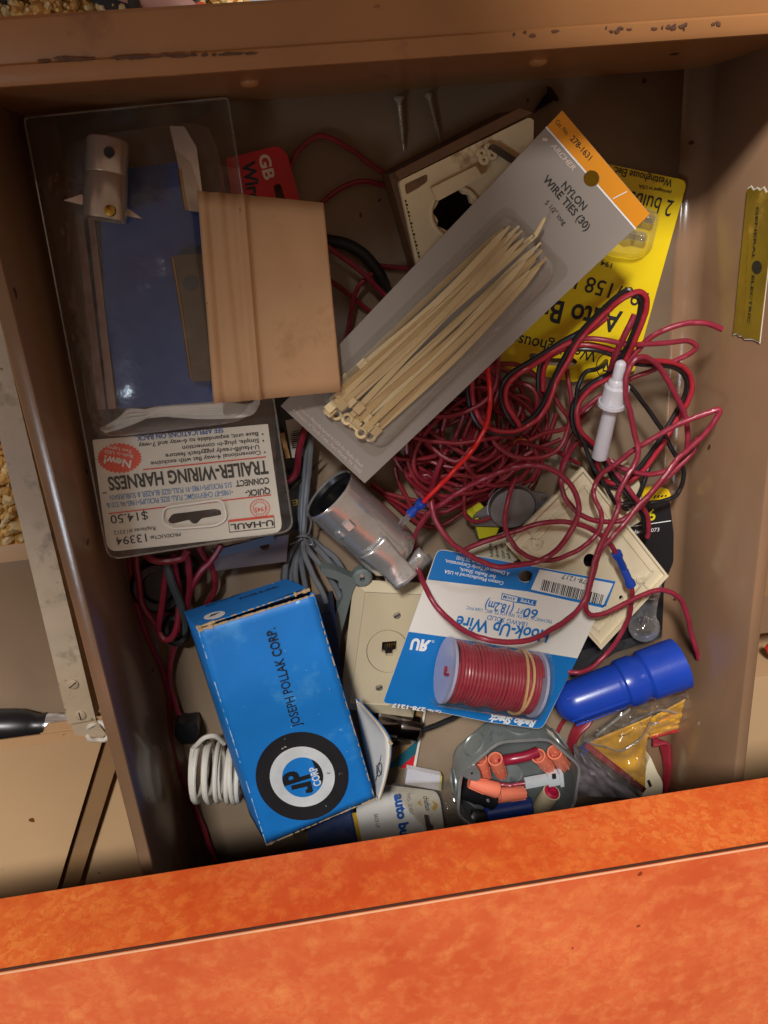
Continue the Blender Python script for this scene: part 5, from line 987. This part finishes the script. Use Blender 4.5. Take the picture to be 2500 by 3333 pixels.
lo, hi = pl.poly(o_, .0006), pl.poly(i_, .0088); mid = [a + (b - a) * .55 + pl.n * .0012 for a, b in zip(lo, hi)]
g.ring(pl.poly(oo, .0004), lo, M_CLEAR); g.ring(lo, mid, M_CLEAR); g.ring(mid, hi, M_CLEAR)
fc = sum(hi, Vector()) / len(hi); in1 = [fc + (p - fc) * .55 + pl.n * (.0006 + .0016 * noise.noise(p * 60)) for p in hi]; g.ring(hi, in1, M_CLEAR); g.face(in1, M_CLEAR); g.build('blister', t, smooth=60)
M_N2 = mat('pale_nylon', '#d6bd8e', .45, var=.08, vs=50, sss=.15)
ends = [((1745, 770), (1105, 1340)), ((1760, 790), (1140, 1355)), ((1700, 750), (1085, 1318)), ((1690, 735), (1100, 1290)), ((1770, 850), (1185, 1400)), ((1755, 870), (1215, 1410)), ((1660, 735), (1190, 1180)), ((1640, 745), (1130, 1230)), ((1740, 820), (1165, 1372)), ((1720, 790), (1120, 1310)), ((1780, 840), (1230, 1395)), ((1650, 770), (1080, 1330)), ((1710, 850), (1200, 1350)), ((1670, 780), (1150, 1300)), ((1735, 765), (1095, 1325)), ((1745, 845), (1205, 1380)), ((1680, 760), (1110, 1270)), ((1765, 815), (1150, 1365)), ((1705, 775), (1175, 1320)), ((1725, 880), (1225, 1375))]
for k, (a, b) in enumerate(ends):
    g = G(); z0, z1 = .0012 + .0008 * (k % 7), .0012 + .0008 * ((k * 3) % 7); A, B = pl.hit(*a, z0), pl.hit(*b, z1); m_ = (A + B) / 2 + pl.y * random.uniform(-.0025, .0025) + pl.n * random.uniform(0, .0012)
    sp = spline([A, m_, B], 6); dv = (B - A).normalized(); sd_ = dv.cross(pl.n); tw = random.uniform(-.5, .5); wv = sd_ * math.cos(tw) + pl.n * math.sin(tw)
    w_ = [.0015] * len(sp); w_[0] = .0004; top = [p + wv * w for p, w in zip(sp, w_)] + [p - wv * w for p, w in zip(sp[::-1], w_[::-1])]
    n_ = len(sp); vs = [p + wv * w for p, w in zip(sp, w_)] + [p - wv * w for p, w in zip(sp, w_)]; up = wv.cross(dv).normalized()
    if up.dot(pl.n) < 0: up = -up
    vs2 = [v - up * .0008 for v in vs]; fs = []
    for i in range(n_ - 1): fs += [(i, i + 1, n_ + i + 1, n_ + i), (2 * n_ + n_ + i, 2 * n_ + n_ + i + 1, 2 * n_ + i + 1, 2 * n_ + i), (i, 2 * n_ + i, 2 * n_ + i + 1, i + 1), (n_ + i, n_ + i + 1, 3 * n_ + i + 1, 3 * n_ + i)]
    g.add(vs + vs2, fs, M_NYLON if k % 3 else M_N2); hp = B + dv * .002
    if k in (0, 1, 4, 5): g.sheet(Plane(hp, hp + dv, hp + wv, world=True), [(0, 0)] * 0 or [], [], 0, M_NYLON) if 0 else g.tube([hp + (dv * math.cos(x) + wv * math.sin(x)) * .0024 for x in [q * math.pi / 8 for q in range(16)]], .0009, M_N2, 6, closed=True)
    else: g.obox(B - dv * .001, B + dv * .004, .0042, .0028, M_N2, up)
    o = g.build('wire_tie'); tag(o, 'tan nylon wire tie in the blister of the grey card', 'wire tie', 'nylon wire ties in the blister')
pt = pl.hit(1790, 722, .007)
g = G(); g.prism(pl.poly([(1748, 772), (1738, 762), (1768, 712), (1776, 706), (1776, 716)], .0085), -pl.n * .0008, M_N2); tag(g.build('wire_tie'), 'tan nylon wire tie whose pointed tip sticks out toward the printed words', 'wire tie', 'nylon wire ties in the blister')

# ------------------------------------------------------------------ blue carton
t = thing('blue_carton', 'worn bright blue carton with black ring emblem and torn kraft edges', 'carton', P(940, 2300, 0))
TL, TR, BR, BL = P(645, 2050, 74), P(1020, 1935, 66), P(1219, 2597, 62), P(867, 2748, 66)
dn = ((P(611, 2018, 40) - TL) + (P(938, 1868, 30) - TR)) / 2
pl = Plane(TL, TR, BL, world=True); BR = pl.hit(1219, 2597)
def bil(s, q): return (TL * (1 - s) + TR * s) * (1 - q) + (BL * (1 - s) + BR * s) * q
g = G()
def panel(s, q):
    p = bil(s, q); e = min(s, 1 - s); return p + pl.n * (.0012 * math.sin(math.pi * s) * math.sin(math.pi * q) + .0004 * noise.noise(Vector((s * 6, q * 9, 0)))) + Vector((.0009 * noise.noise(Vector((q * 9, 3, s))) if e < .01 else 0, 0, 0))
g.grid(panel, 16, 28, M_BOXBLUE); g.build('top_panel', t, solid=.0006)
g = G(); w = lambda f: TL * (1 - f) + BL * f
g.grid(lambda s, q: w(q) + dn * s + Vector((-.0022 * math.sin(math.pi * q) * math.sin(math.pi * min(1, s * 1.2)), 0, 0)), 8, 14, M_BOXBLUE); 
g.build('side_panel', t, solid=.0006)
g = G(); w2 = lambda f: TR * (1 - f) + BR * f
g.grid(lambda s, q: w2(q) + dn * s, 3, 8, M_BOXBLUE); g.build('side_panel', t, solid=.0006)
g = G(); g.grid(lambda s, q: BL * (1 - s) + BR * s + dn * q, 4, 4, M_BOXBLUE); g.build('end_panel', t, solid=.0006)
g = G(); g.prism([TL + dn * .98, TR + dn * .98, BR + dn * .98, BL + dn * .98], (0, 0, -.0006), M_BOXBLUE); g.build('bottom_panel', t)
# front flap, slightly proud with a dark slot behind its upper edge
F0, F1 = P(612, 2022, 62), P(1000, 1910, 56); F0 = TL + dn * .02 + Vector((-.0006, .0014, .0)); F1 = TR + dn * .05 + Vector((-.001, .0030, 0))
pf = Plane(F0, F1, F0 + dn, world=True)
g = G(); fl = [F0, F1, F1 + dn * .92 + Vector((-.002, -.001, 0)), F0 + dn * .92]; g.prism(fl, -pf.n * .0007, M_BOXBLUE)
T = lambda *a, **k: g.text(pf, *a, **k)
T('POLLAK', (780, 1952), (911, 1910), 14, M_INK, off=.0004, bold=.03); T('Remember ...', (668, 1978), (812, 1924), 15, M_INK, off=.0004, bold=.01, shear=.4)
g.face(pf.ell(698, 2003, 36, 11, .0003, 28, rot=-.24), M_WHITEINK); T('JP', (680, 2010), (716, 1999), 13, M_INK, off=.0005, bold=.06)
g.build('end_flap', t)
g = G(); g.prism([TL + Vector((.002, .0002, -.003)), TR + Vector((-.002, .0002, -.003)), TR + Vector((-.002, .0024, -.0035)), TL + Vector((.002, .0006, -.0035))], (0, 0, -.001), mat('slot_shade_colour', '#26221f', .8)); g.build('slot_shade_strip', t)  # dark strip stands in for shade in the slot above the flap
g = G(); random.seed(17)
def torn(A, B, n_, w_, m_=M_BOXEDGE, skip=.0):
    for k in range(n_):
        if random.random() < skip: continue
        f0, f1 = k / n_, (k + 1) / n_; a_, b_ = A + (B - A) * f0, A + (B - A) * f1; h = random.uniform(.3, 1) * w_
        g.obox(a_ + pl.n * .0005, b_ + pl.n * .0005, h, h * .7, m_)
torn(TL, TR, 40, .0011); torn(TL + (TR - TL) * .0, TL + (TR - TL) * .16, 9, .0026); torn(F0, F0 + (F1 - F0) * .16, 9, .0020); torn(F1 + (F0 - F1) * .14, F1, 8, .0022); torn(F0, F1, 40, .0007, skip=.4)
torn(TL, BL, 70, .0006, mat('worn_white_edge', '#a9c4da', .7), .25); torn(TR, BR, 70, .0007, skip=.3); torn(BL, BR, 50, .0009); torn(BR + (BL - BR) * .12, BR, 9, .002); torn(BL, BL + (BR - BL) * .06, 4, .002)
g.build('torn_edges', t)
g = G(); cu0 = (983, 2526)
T = lambda *a, **k: g.text(pl, *a, **k); B1, B2, B3, B4 = .0019, .0021, .0023, .0025
M_RINGBLK = mat('scuffed_black_ink', '#242225', .55, var=.15, specks=('#b9b3ac', 160, .735)); M_RINGWHT = mat('scuffed_white_ink', '#d3d6d8', .5, specks=('#6b7278', 150, .76))
g.face(pl.ell(*cu0, 151, 144, B1, 56, .1), M_RINGBLK); g.face(pl.ell(984, 2528, 106, 98, B2, 48, .1), M_RINGWHT); g.face(pl.ell(985, 2530, 67, 65, B3, 40), M_BOXBLUE)
seg = [(985 + 67 * math.cos(R(d)), 2530 + 65 * math.sin(R(d))) for d in range(-64, 29, 8)]; g.face(pl.poly(seg, B4), M_INK)
tv, dv_ = Vector((-.24, -.97)), Vector((.97, -.24)); T0 = Vector((949, 2565)); Bq = T0 + dv_ * 66
g.face(pl.poly([tuple(q) for q in (T0 - tv * 7, T0 + tv * 8, Bq + tv * 8, Bq - tv * 7)], B4 + .0001), M_INK); g.face(pl.poly([tuple(q) for q in (Bq - dv_ * 16 - tv * 7.2, Bq - tv * 7.2, Bq - tv * 26, Bq - tv * 30 - dv_ * 8, Bq - tv * 28 - dv_ * 24, Bq - tv * 17 - dv_ * 24, Bq - tv * 15 - dv_ * 16)], B4 + .0001), M_INK); g.text(pl, 'P', (1005, 2524), (995, 2485), 64, M_INK, .04, off=B4 + .0001); g.text(pl, 'CORP', (1044, 2543), (1026, 2483), 19, M_WHITEINK, .02, off=B4 + .0003)
g.text(pl, 'JOSEPH POLLAK CORP.', (979, 2354), (893, 2036), 25, M_INK, .012, off=.0019)
for k in range(26):
    u, v = random.uniform(670, 1150), random.uniform(2080, 2680)
    a_ = random.uniform(0, 3.1); l_ = random.uniform(2, 9); q_ = random.uniform(1.2, 2.4)
    if TL.x < pl.hit(u, v).x < BR.x and (pl.hit(u, v) - TL).dot((TR - TL).normalized()) > .004 + .0 and (pl.hit(u, v) - TL).dot((TR - TL).normalized()) < (TR - TL).length * .95: g.line(pl, (u, v), (u + l_ * math.cos(a_), v + l_ * math.sin(a_)), q_, mat('paper_scuff', '#8fbfe2', .7), .0020)
g.build('printing', t, smooth=0)
# open tuck flap on the right, white inside
def flap(s, q):
    hin = [(1160, 2286, 40), (1168, 2340, 30), (1190, 2450, 28), (1215, 2560, 40), (1228, 2602, 54)]; hout = [(1166, 2284, 44), (1256, 2388, 52), (1268, 2452, 55), (1252, 2540, 57), (1233, 2604, 58)]
    a_ = spline([P(*p) for p in hin], 6); b_ = spline([P(*p) for p in hout], 6); i = min(len(a_) - 1, int(round(q * (len(a_) - 1)))); A, B = a_[i], b_[i]
    return A * (1 - s) + B * s + Vector((-.0005, 0, -.0035)) * math.sin(math.pi * s)
g = G(); g.grid(flap, 8, 24, M_WHITE); g.build('tuck_flap', t, solid=.0004)
g = G(); g.grid(lambda s, q: flap(s, q) - Vector((-.0006, .0004, .0012)) + Vector((.0008, -.0004, 0)) * s, 8, 24, M_BOXBLUE); g.build('flap_back', t, solid=.0003)
g = G(); edge = [flap(1, q / 24) + Vector((.0003, 0, .0002)) for q in range(25)]; g.tube(edge, .0005, M_BOXEDGE, 6); g.tube([flap(1, .33), flap(1, .36) + Vector((.0012, 0, .001))], .0010, M_BOXEDGE, 6)
g.build('flap_edge', t)
g = G(); fp_ = Plane(flap(.62, .66), flap(.95, .60), flap(.70, .85), world=True); g.tube(fp_.ell(1234, 2505, 8, 22, .0014, 20, .12), .00022, M_INK, 5, closed=True); g.tube([fp_.hit(1241, 2458, .0014), fp_.hit(1222, 2543, .0014)], .0002, M_INK, 5); g.tube([fp_.hit(1224, 2492, .0014), fp_.hit(1241, 2521, .0014)], .0002, M_INK, 5); g.build('pen_mark', t)

# ------------------------------------------------------------------ clear clamshell pack with white trailer wiring label
t = thing('wiring_pack', 'clear clamshell pack with white label of a trailer wiring harness along the left wall', 'blister pack', P(500, 1100, 20))
pl = Plane((80, 385, 24), (735, 322, 24), (345, 1815, 55))
LB = rnd([(301, 1432), (872, 1380), (921, 1734), (350, 1797)], [3, 3, 36, 36], 6)
oval = rnd([(552, 1697), (556, 1673), (700, 1657), (718, 1654), (736, 1653), (718, 1656), (716, 1655), (712, 1656)], 0)
hl = rnd([(545, 1697), (560, 1673), (700, 1656), (718, 1660), (722, 1676), (655, 1688), (640, 1706), (624, 1703), (616, 1692), (560, 1706)], [8, 10, 10, 10, 8, 6, 8, 8, 6, 8], 4)
g = G(); g.sheet(pl, LB, [hl], .0008, M_WHITE); e1, e2, e3 = .00012, .00026, .0004
T = lambda *a, **k: g.text(pl, *a, **k)
K = M_INK
T('SEE APPLICATIONS ON BACK.', (726, 1391), (440, 1419), 17, M_BLUEINK, off=e2, bold=.02)
for s_, a_, b_ in (('Base unit; expandable to 6-way and 7-way', (840, 1406), (450, 1444)), ('Simple, plug-in connection', (843, 1427), (593, 1452)), ('U-Haul\u00ae-ready piggyback feature', (843, 1448), (538, 1478)), ('Conventional 4-way flat with exclusive', (848, 1466), (490, 1503))): T(s_, a_, b_, 14, K, off=e2, bold=.012)
for u, v in ((855, 1412), (857, 1433), (862, 1471)): g.face(pl.ell(u, v + 1, 3, 3, e2, 10), K)
g.line(pl, (465, 1529), (866, 1487), 4, M_REDINK, e2); g.line(pl, (353, 1672), (882, 1611), 4, M_REDINK, e2)
T('TRAILER-WIRING HARNESS', (870, 1499), (349, 1554), 44, K, off=e2, bold=.03); T('SM', (348, 1600), (335, 1602), 6, K, off=e2)
T('QUICK-', (878, 1588), (798, 1597), 20, K, off=e2, bold=.03); T('CONNECT', (875, 1554), (766, 1565), 20, K, off=e2, bold=.03)
T('\u20221985-87 CHEVY/GMC FULL-SIZE PICKUPS\u20221985-96 S10 &', (757, 1593), (346, 1637), 18, M_LBLUE, off=e2, bold=.01); T('S15 PICKUPS\u20221985-91 FULL-SIZE BLAZER & SUBURBAN', (753, 1569), (357, 1612), 18, M_LBLUE, off=e2, bold=.01)
T('$14.50', (479, 1664), (358, 1678), 29, K, off=e2, bold=.005); T('Replaces #13312', (505, 1713), (370, 1728), 14, K, off=e2, bold=0); T('PRODUCT#:', (587, 1733), (487, 1745), 12, K, off=e2, bold=.01); T('13394', (475, 1737), (376, 1749), 28, K, off=e2, bold=.005)
bx = [(743, 1694), (892, 1678), (896, 1718), (746, 1734)]; ib = [(745, 1696), (890, 1681), (893, 1716), (748, 1731)]
g.ring(pl.poly(bx, e1), pl.poly(ib, e1), K); g.line(pl, (744, 1696), (890, 1680), 8, M_REDINK, e2); T('U-HAUL', (889, 1692), (750, 1707), 19, K, off=e2, bold=.03)
for r1 in (33, 22): g.ring(pl.ell(846, 1654, r1, r1 * .92, e2, 36), pl.ell(846, 1654, r1 - 2, (r1 - 2) * .92, e2, 36), M_REDINK)
for k in range(22):
    a_ = k * 2 * math.pi / 22; g.line(pl, (846 + 25 * math.cos(a_), 1654 + 23 * math.sin(a_)), (846 + 29 * math.cos(a_), 1654 + 27 * math.sin(a_)), 2.2, M_REDINK, e2)
T('1945', (864, 1648), (828, 1653), 15, M_REDINK, off=e2)
st = [(389 + (74 if k % 2 else 68) * math.cos(k * math.pi / 30), 1491 + (50 if k % 2 else 45) * math.sin(k * math.pi / 30)) for k in range(60)]; g.face(pl.poly(st, e1), mat('badge_orange_red', '#e0482c', .45))
T('New!', (429, 1499), (341, 1482), 27, M_WHITEINK, off=e3, bold=.03); T('Built-in LED', (434, 1481), (342, 1463), 11, M_WHITEINK, off=e3, bold=.01); T('Test Lights', (431, 1465), (350, 1450), 11, M_WHITEINK, off=e3, bold=.01)
g.build('label', t)
# clear shell: rim all round, hanger recess, tall bubble
OUT = rnd([(78, 384), (742, 318), (956, 1728), (352, 1822)], [16, 16, 44, 44], 6); INN = rnd([(104, 410), (718, 346), (932, 1718), (366, 1802)], [14, 14, 40, 40], 6)
g = G(); g.ring(pl.poly(OUT, -.0030), pl.poly(OUT, .0012), M_CLEAR); g.ring(pl.poly(OUT, .0012), pl.poly(INN, .0016), M_CLEAR); g.face(pl.poly(INN, .0014), M_CLEAR); g.build('clear_shell', t, smooth=60)
g = G(); rim = pl.poly(OUT, .0012); g.tube(rim, .0005, film('plastic_rim', '#d9d6d0', .5, .1, 0), 6, closed=True); g.build('shell_rim', t)
ho = rnd([(528, 1700), (532, 1652), (726, 1626), (740, 1690), (700, 1712), (560, 1722)], 26, 5); g = G(); g.tube(pl.poly(ho, .0016), .0005, M_WHITE, 6, closed=True); g.build('hanger_rim', t)
bz = .024; bc = [(205, 462), (700, 392), (848, 1366), (292, 1432)]
def bubble(si, q):
    s = .5 - .5 * math.cos(math.pi * si); q2 = .5 - .5 * math.cos(math.pi * q)
    a_, b_ = abs(2 * s - 1), abs(2 * q2 - 1); k = .012 * (a_ * b_) ** 6
    s2 = .5 + (s - .5) * (1 - .10 * b_ ** 8); q3 = .5 + (q2 - .5) * (1 - .045 * a_ ** 8)
    u = (bc[0][0] * (1 - s2) + bc[1][0] * s2) * (1 - q3) + (bc[3][0] * (1 - s2) + bc[2][0] * s2) * q3
    v = (bc[0][1] * (1 - s2) + bc[1][1] * s2) * (1 - q3) + (bc[3][1] * (1 - s2) + bc[2][1] * s2) * q3
    h = bz * max(0, 1 - a_ ** 3.2) ** .62 * max(0, 1 - b_ ** 5) ** .62
    w_ = pl.hit(u, v); e = h / bz
    return w_ + pl.n * (.0016 + h + e * (.0014 * noise.noise(Vector((s * 4, q2 * 6, 1))) + .0004 * noise.noise(Vector((s * 16, q2 * 30, 5)))))
g = G(); g.grid(bubble, 34, 46, film('clear_bubble', '#f4f2ee', .05, .20, .34, 75, .03)); g.build('bubble', t, smooth=80)

# what the clear pack holds
def inpack(name, label, cat, group=None): return thing(name, label, cat, pl.hit(500, 900, .002), group)
q = G(); q.prism(pl.poly(rnd([(318, 560), (640, 520), (700, 1308), (390, 1330), (345, 1040)], 8), .0105), -pl.n * .004, M_NAVY); one(q, 'blue_insert', 'dark blue folded insert seen through the clear bubble of the pack', 'insert')
q = G(); q.prism(pl.poly([(245, 700), (270, 700), (345, 1330), (318, 1335)], .010), -pl.n * .002, mat('dusky_lead', '#8a6a5b', .5)); q.prism(pl.poly([(285, 700), (306, 700), (378, 1330), (352, 1332)], .011), -pl.n * .002, mat('dusky_lead', '#8a6a5b', .5))
tag(q.build('ribbon_lead'), 'dusky pink brown flat leads along the left side inside the clear pack', 'cable')
g = G(); random.seed(14)
for k in range(13):
    f = k / 12; g.tube(spline([pl.hit(330 + 6 * k, 1398 - 3 * k + 6 * (k % 3), .004 + .0012 * (k % 4)), pl.hit(430, 1352 - 20 * f + 14 * (k % 3), .007 + .001 * (k % 3)), pl.hit(560, 1316 + 36 * f, .008), pl.hit(700, 1310 + 48 * f - 10 * (k % 2), .007), pl.hit(810, 1318 + 30 * f, .005), pl.hit(842, 1290 + 20 * f, .003)], 5), .0010, mat('white_lead_pvc', '#c9c8c4', .4), 7)
one(g, 'white_leads', 'white wires coiled at the lower end of the clear bubble', 'cable')
t2 = inpack('winged_tube', 'dull steel tube with two pointed wings inside the shadowed end of the pack', 'connector')
A, B = pl.hit(352, 455, .030), pl.hit(340, 715, .030); ax = B - A; L = ax.length; M_DULL = mat('dull_nickel', '#b9aca0', .25, .7, var=.15)
g = G(); g.lathe([(.0002, .0), (.0080, 0), (.0086, .001), (.0086, L * .42), (.0083, L * .43), (.0088, L * .45), (.0092, L * .95), (.0088, L), (.0076, L), (.0074, L * .7), (.0002, L * .7)], A, ax, M_DULL, 30, capped=False); g.build('tube', t2)
g = G(); c_ = pl.hit(356, 495, .0390); g.lathe([(.0022, 0), (.0022, .0004), (.0002, .0002)], c_, pl.n, M_DARKGAP, 16); g.build('hole', t2)
g = G(); c_ = pl.hit(358, 685, .0392); g.lathe([(.0024, -.001), (.0022, .0006), (.0002, .0012)], c_, pl.n, M_BRASS, 16); g.build('rivet', t2)
for pts in ([(206, 652), (268, 632), (272, 668)], [(402, 668), (464, 712), (404, 702)]):
    g = G(); g.prism(pl.poly(pts, .026), -pl.n * .0012, M_DULL); g.build('wing', t2)
t2 = inpack('metal_strip', 'bent dull metal strip with sharp corner inside the pack beside the manila card', 'strip')
g = G(); g.prism(pl.poly([(552, 410), (600, 412), (640, 480), (660, 640), (648, 690), (612, 685), (598, 660), (585, 560)], .020), -pl.n * .0016, M_DULL); g.build('strip', t2, bevel=.0005)
g = G(); g.tube([pl.hit(583, 550, .0205), pl.hit(600, 655, .0205), pl.hit(606, 684, .0205)], .0007, M_BRASS, 6); g.build('bright_edge', t2)
t2 = inpack('converter_box', 'brown flat converter module with brass edge inside the pack under the manila card', 'module')
g = G(); g.prism(pl.poly(rnd([(560, 832), (660, 826), (720, 1238), (625, 1242)], 9), .017), -pl.n * .006, mat('brown_module', '#54402c', .45, .2, bump=.05)); g.build('housing', t2, bevel=.0006)
g = G(); g.tube([pl.hit(561, 838, .0172), pl.hit(590, 1010, .0172), pl.hit(622, 1232, .0172)], .0006, M_BRASS, 6); g.build('brass_edge', t2)
g = G(); g.lathe([(.0032, 0), (.0032, .0005), (.0002, .0003)], pl.hit(620, 922, .0172), pl.n, mat('dark_eyelet', '#2c2a33', .4), 18); g.build('eyelet', t2)
# manila card slid under the bubble flank and sticking out
pc = Plane((645, 622, 58), (1052, 660, 54), (698, 1312, 66))
cq_ = [pc.hit(645, 622), pc.hit(1052, 661), pc.hit(1111, 1274), pc.hit(697, 1312)]
def manila(s, q):
    p = (cq_[0] * (1 - s) + cq_[1] * s) * (1 - q) + (cq_[3] * (1 - s) + cq_[2] * s) * q
    return p + pc.n * (.0016 * math.sin(s * math.pi * 1.1) + .0012 * s * s * (1 - q) - .0006 * q * s + .0026 * math.exp(-((s - .34) / .028) ** 2) + .0020 * math.exp(-((s - .17 - .02 * q) / .035) ** 2) * (.3 + .7 * q) + .0009 * math.sin(s * 55) * max(0, 1 - s / .36) + .0008 * noise.noise(Vector((s * 5, q * 5, 2))))
t2 = thing('manila_card', 'plain tan manila card with faint pencil marks standing over the clear pack', 'card', P(880, 960, 50))
g = G(); g.grid(manila, 60, 14, M_TANCARD); g.build('card', t2, solid=.0006)
g = G(); M_PENCIL = mat('pencil', '#8a5f3d', .7); mk = [manila(.88, .10), manila(.90, .25), manila(.925, .40), manila(.94, .46)]
pcw = lambda u, v: pc.hit(u, v, .0030)
g.tube(spline([manila(.875, .085), manila(.90, .055), manila(.93, .07), manila(.945, .10), manila(.93, .09)], 4), .0002, M_PENCIL, 5); g.tube(spline(mk, 4), .0003, M_PENCIL, 5); g.build('pencil_marks', t2)
# ------------------------------------------------------------------ the person taking the picture: feet in sandals on the carpet
ps = thing('person', 'person in dark sandals with a red toenail standing on the carpet beyond the drawer', 'person', (-.15, .35, -.6))
def skin(name, joints, bones, m, root, parent, sub=2):
    me = bpy.data.meshes.new(name); off = Vector((0, 0, 0)); r_ = parent
    while r_ is not None: off += r_.location; r_ = r_.parent
    me.from_pydata([Vector(j[:3]) - off for j in joints], bones, []); o = bpy.data.objects.new(name, me); COL.objects.link(o); o.parent = parent
    md = o.modifiers.new('skin', 'SKIN'); md.use_smooth_shade = True
    for i, j in enumerate(joints):
        sv = me.skin_vertices[0].data[i]; sv.radius = (j[3], j[4] if len(j) > 4 else j[3]); sv.use_root = (i == root)
    o.modifiers.new('subsurf', 'SUBSURF').render_levels = sub; o.modifiers['subsurf'].levels = sub; me.materials.append(m); return o
J = []; Bn = []
def jt(x, y, z, r, r2=None, to=None):
    J.append((x, y, z, r, r2 or r)); i = len(J) - 1
    if to is not None: Bn.append((to, i))
    return i
pel = jt(-.18, .40, .26, .13, .10); bel = jt(-.17, .40, .46, .12, .10, pel); che = jt(-.16, .40, .66, .13, .10, bel); nk = jt(-.17, .43, .81, .05, .05, che); hd_ = jt(-.17, .45, .89, .075, .085, nk); ht = jt(-.17, .46, .98, .06, .07, hd_)
for sx, el, wr, hn in ((1, (.07, .28, .52), (.08, .17, .54), (.09, .10, .56)), (-1, (-.34, .30, .50), (-.12, .18, .54), (-.04, .12, .56))):
    sh = jt(-.16 + .17 * sx, .40, .71, .05, .05, che); e_ = jt(*el, .038, .038, sh); w_ = jt(*wr, .028, .028, e_); jt(*hn, .045, .030, w_)
feet = []
TOE = ((.042, .0125), (.037, .0085), (.032, .0082), (.027, .0078), (.021, .0074))
def toe_pts(ball, d, side, k):
    ln, rr = TOE[k]; base = ball + side * ((2 - k) * .0165) + d * .012; return base, base + d * ln + Vector((0, 0, -.006))
for hip, kn, heel, d, m_s in (((-.10, .40, .12), (-.10, .38, -.22), (-.125, .236, -.57), (.975, -.22, 0), -1), ((-.26, .40, .12), (-.25, .38, -.22), (-.150, .206, -.57), (-.95, .30, 0), 1)):
    d = Vector(d).normalized(); side = Vector((-d.y, d.x, 0)) * m_s; heel = Vector(heel); an = heel + d * .045 + Vector((0, 0, .045)); mid_ = heel + d * .085 + Vector((0, 0, .005)); ball = heel + d * .135 + Vector((0, 0, -.008))
    h_ = jt(*hip, .085, .085, pel); k_ = jt(*kn, .055, .055, h_); a_ = jt(*an, .034, .034, k_); jt(*heel, .030, .028, a_); m_ = jt(*mid_, .036, .026, a_); b_ = jt(*ball, .042, .018, m_); feet.append((mid_, ball, d, side, heel))
    for k in range(5):
        p0, p1 = toe_pts(ball, d, side, k); t1 = jt(*p0, TOE[k][1], TOE[k][1], b_); jt(*p1, TOE[k][1] * .9, TOE[k][1] * .8, t1)
skin('body', J, Bn, M_SKIN, pel, ps)

for n_f, (mid_, ball, d, side, heel) in enumerate(feet):
    s_ = side; c_ = (ball + heel) / 2 + d * .022; ol = []
    for k in range(28):
        a_ = k * 2 * math.pi / 28; x = .118 * math.cos(a_); wd = .047 if x > 0 else .037; ol.append(Vector((c_.x, c_.y, -.588)) + d * x + s_ * wd * math.sin(a_))
    if (ol[1] - ol[0]).cross(ol[2] - ol[1]).z < 0: ol = ol[::-1]
    g = G(); g.prism(ol, (0, 0, -.012), M_STRAP); g.build('sandal_sole', ps)
    for q, wd, rz in ((mid_ + (ball - mid_) * .75, .047, .028), (heel + d * .012, .036, .036)):
        g = G(); g.tube([q + s_ * (wd * math.cos(x)) + Vector((0, 0, rz * math.sin(x) - .004)) for x in [R(v) for v in range(-20, 201, 15)]], .0065, M_STRAP, 8); g.build('sandal_strap', ps)
    p0, p1 = toe_pts(ball, d, side, 0); rr = TOE[0][1]
    g = G(); g.lathe([(.0001, .0020), (rr * .5, .0016), (rr * .70, 0)], p1 + Vector((0, 0, rr * .55)) + d * .003, Vector((0, 0, 1)) + d * .35, M_NAIL, 14, capped=False); g.build('toenail', ps)
sk = [(-.18, .40, .19, .135, .11), (-.17, .40, .46, .128, .108), (-.16, .40, .66, .138, .108), (-.165, .41, .74, .09, .08), (.01, .40, .71, .056, .056), (.035, .33, .58, .05, .05), (-.33, .40, .71, .056, .056), (-.35, .34, .57, .05, .05)]
skin('shirt', sk, [(0, 1), (1, 2), (2, 3), (2, 4), (4, 5), (2, 6), (6, 7)], M_CLOTH, 0, ps)
tr_ = [(-.18, .40, .23, .135, .11), (-.12, .42, .10, .092, .092), (-.08, .40, -.22, .066, .066), (-.075, .33, -.42, .05, .05), (-.28, .42, .10, .092, .092), (-.26, .40, -.22, .066, .066), (-.24, .32, -.42, .05, .05)]
skin('trousers', tr_, [(0, 1), (1, 2), (2, 3), (0, 4), (4, 5), (5, 6)], M_CLOTH, 0, ps)
skin('hair', [(-.17, .475, .90, .07, .075), (-.17, .48, .98, .072, .078), (-.17, .47, 1.03, .05, .05)], [(0, 1), (1, 2)], mat('dark_hair', '#2a1d15', .6), 0, ps)
# blue grey paper mat on the carpet
q0, q1 = P(812, 14, -586), P(1130, 6, -586); g = G(); g.box((q0.x, q0.y - .03, -.603), (q1.x + .15, q1.y + .18, -.586), mat('pale_blue_grey_mat', '#8f9aa0', .7)); one(g, 'paper_mat', 'pale blue grey mat lying on the carpet beyond the drawer front', 'mat')
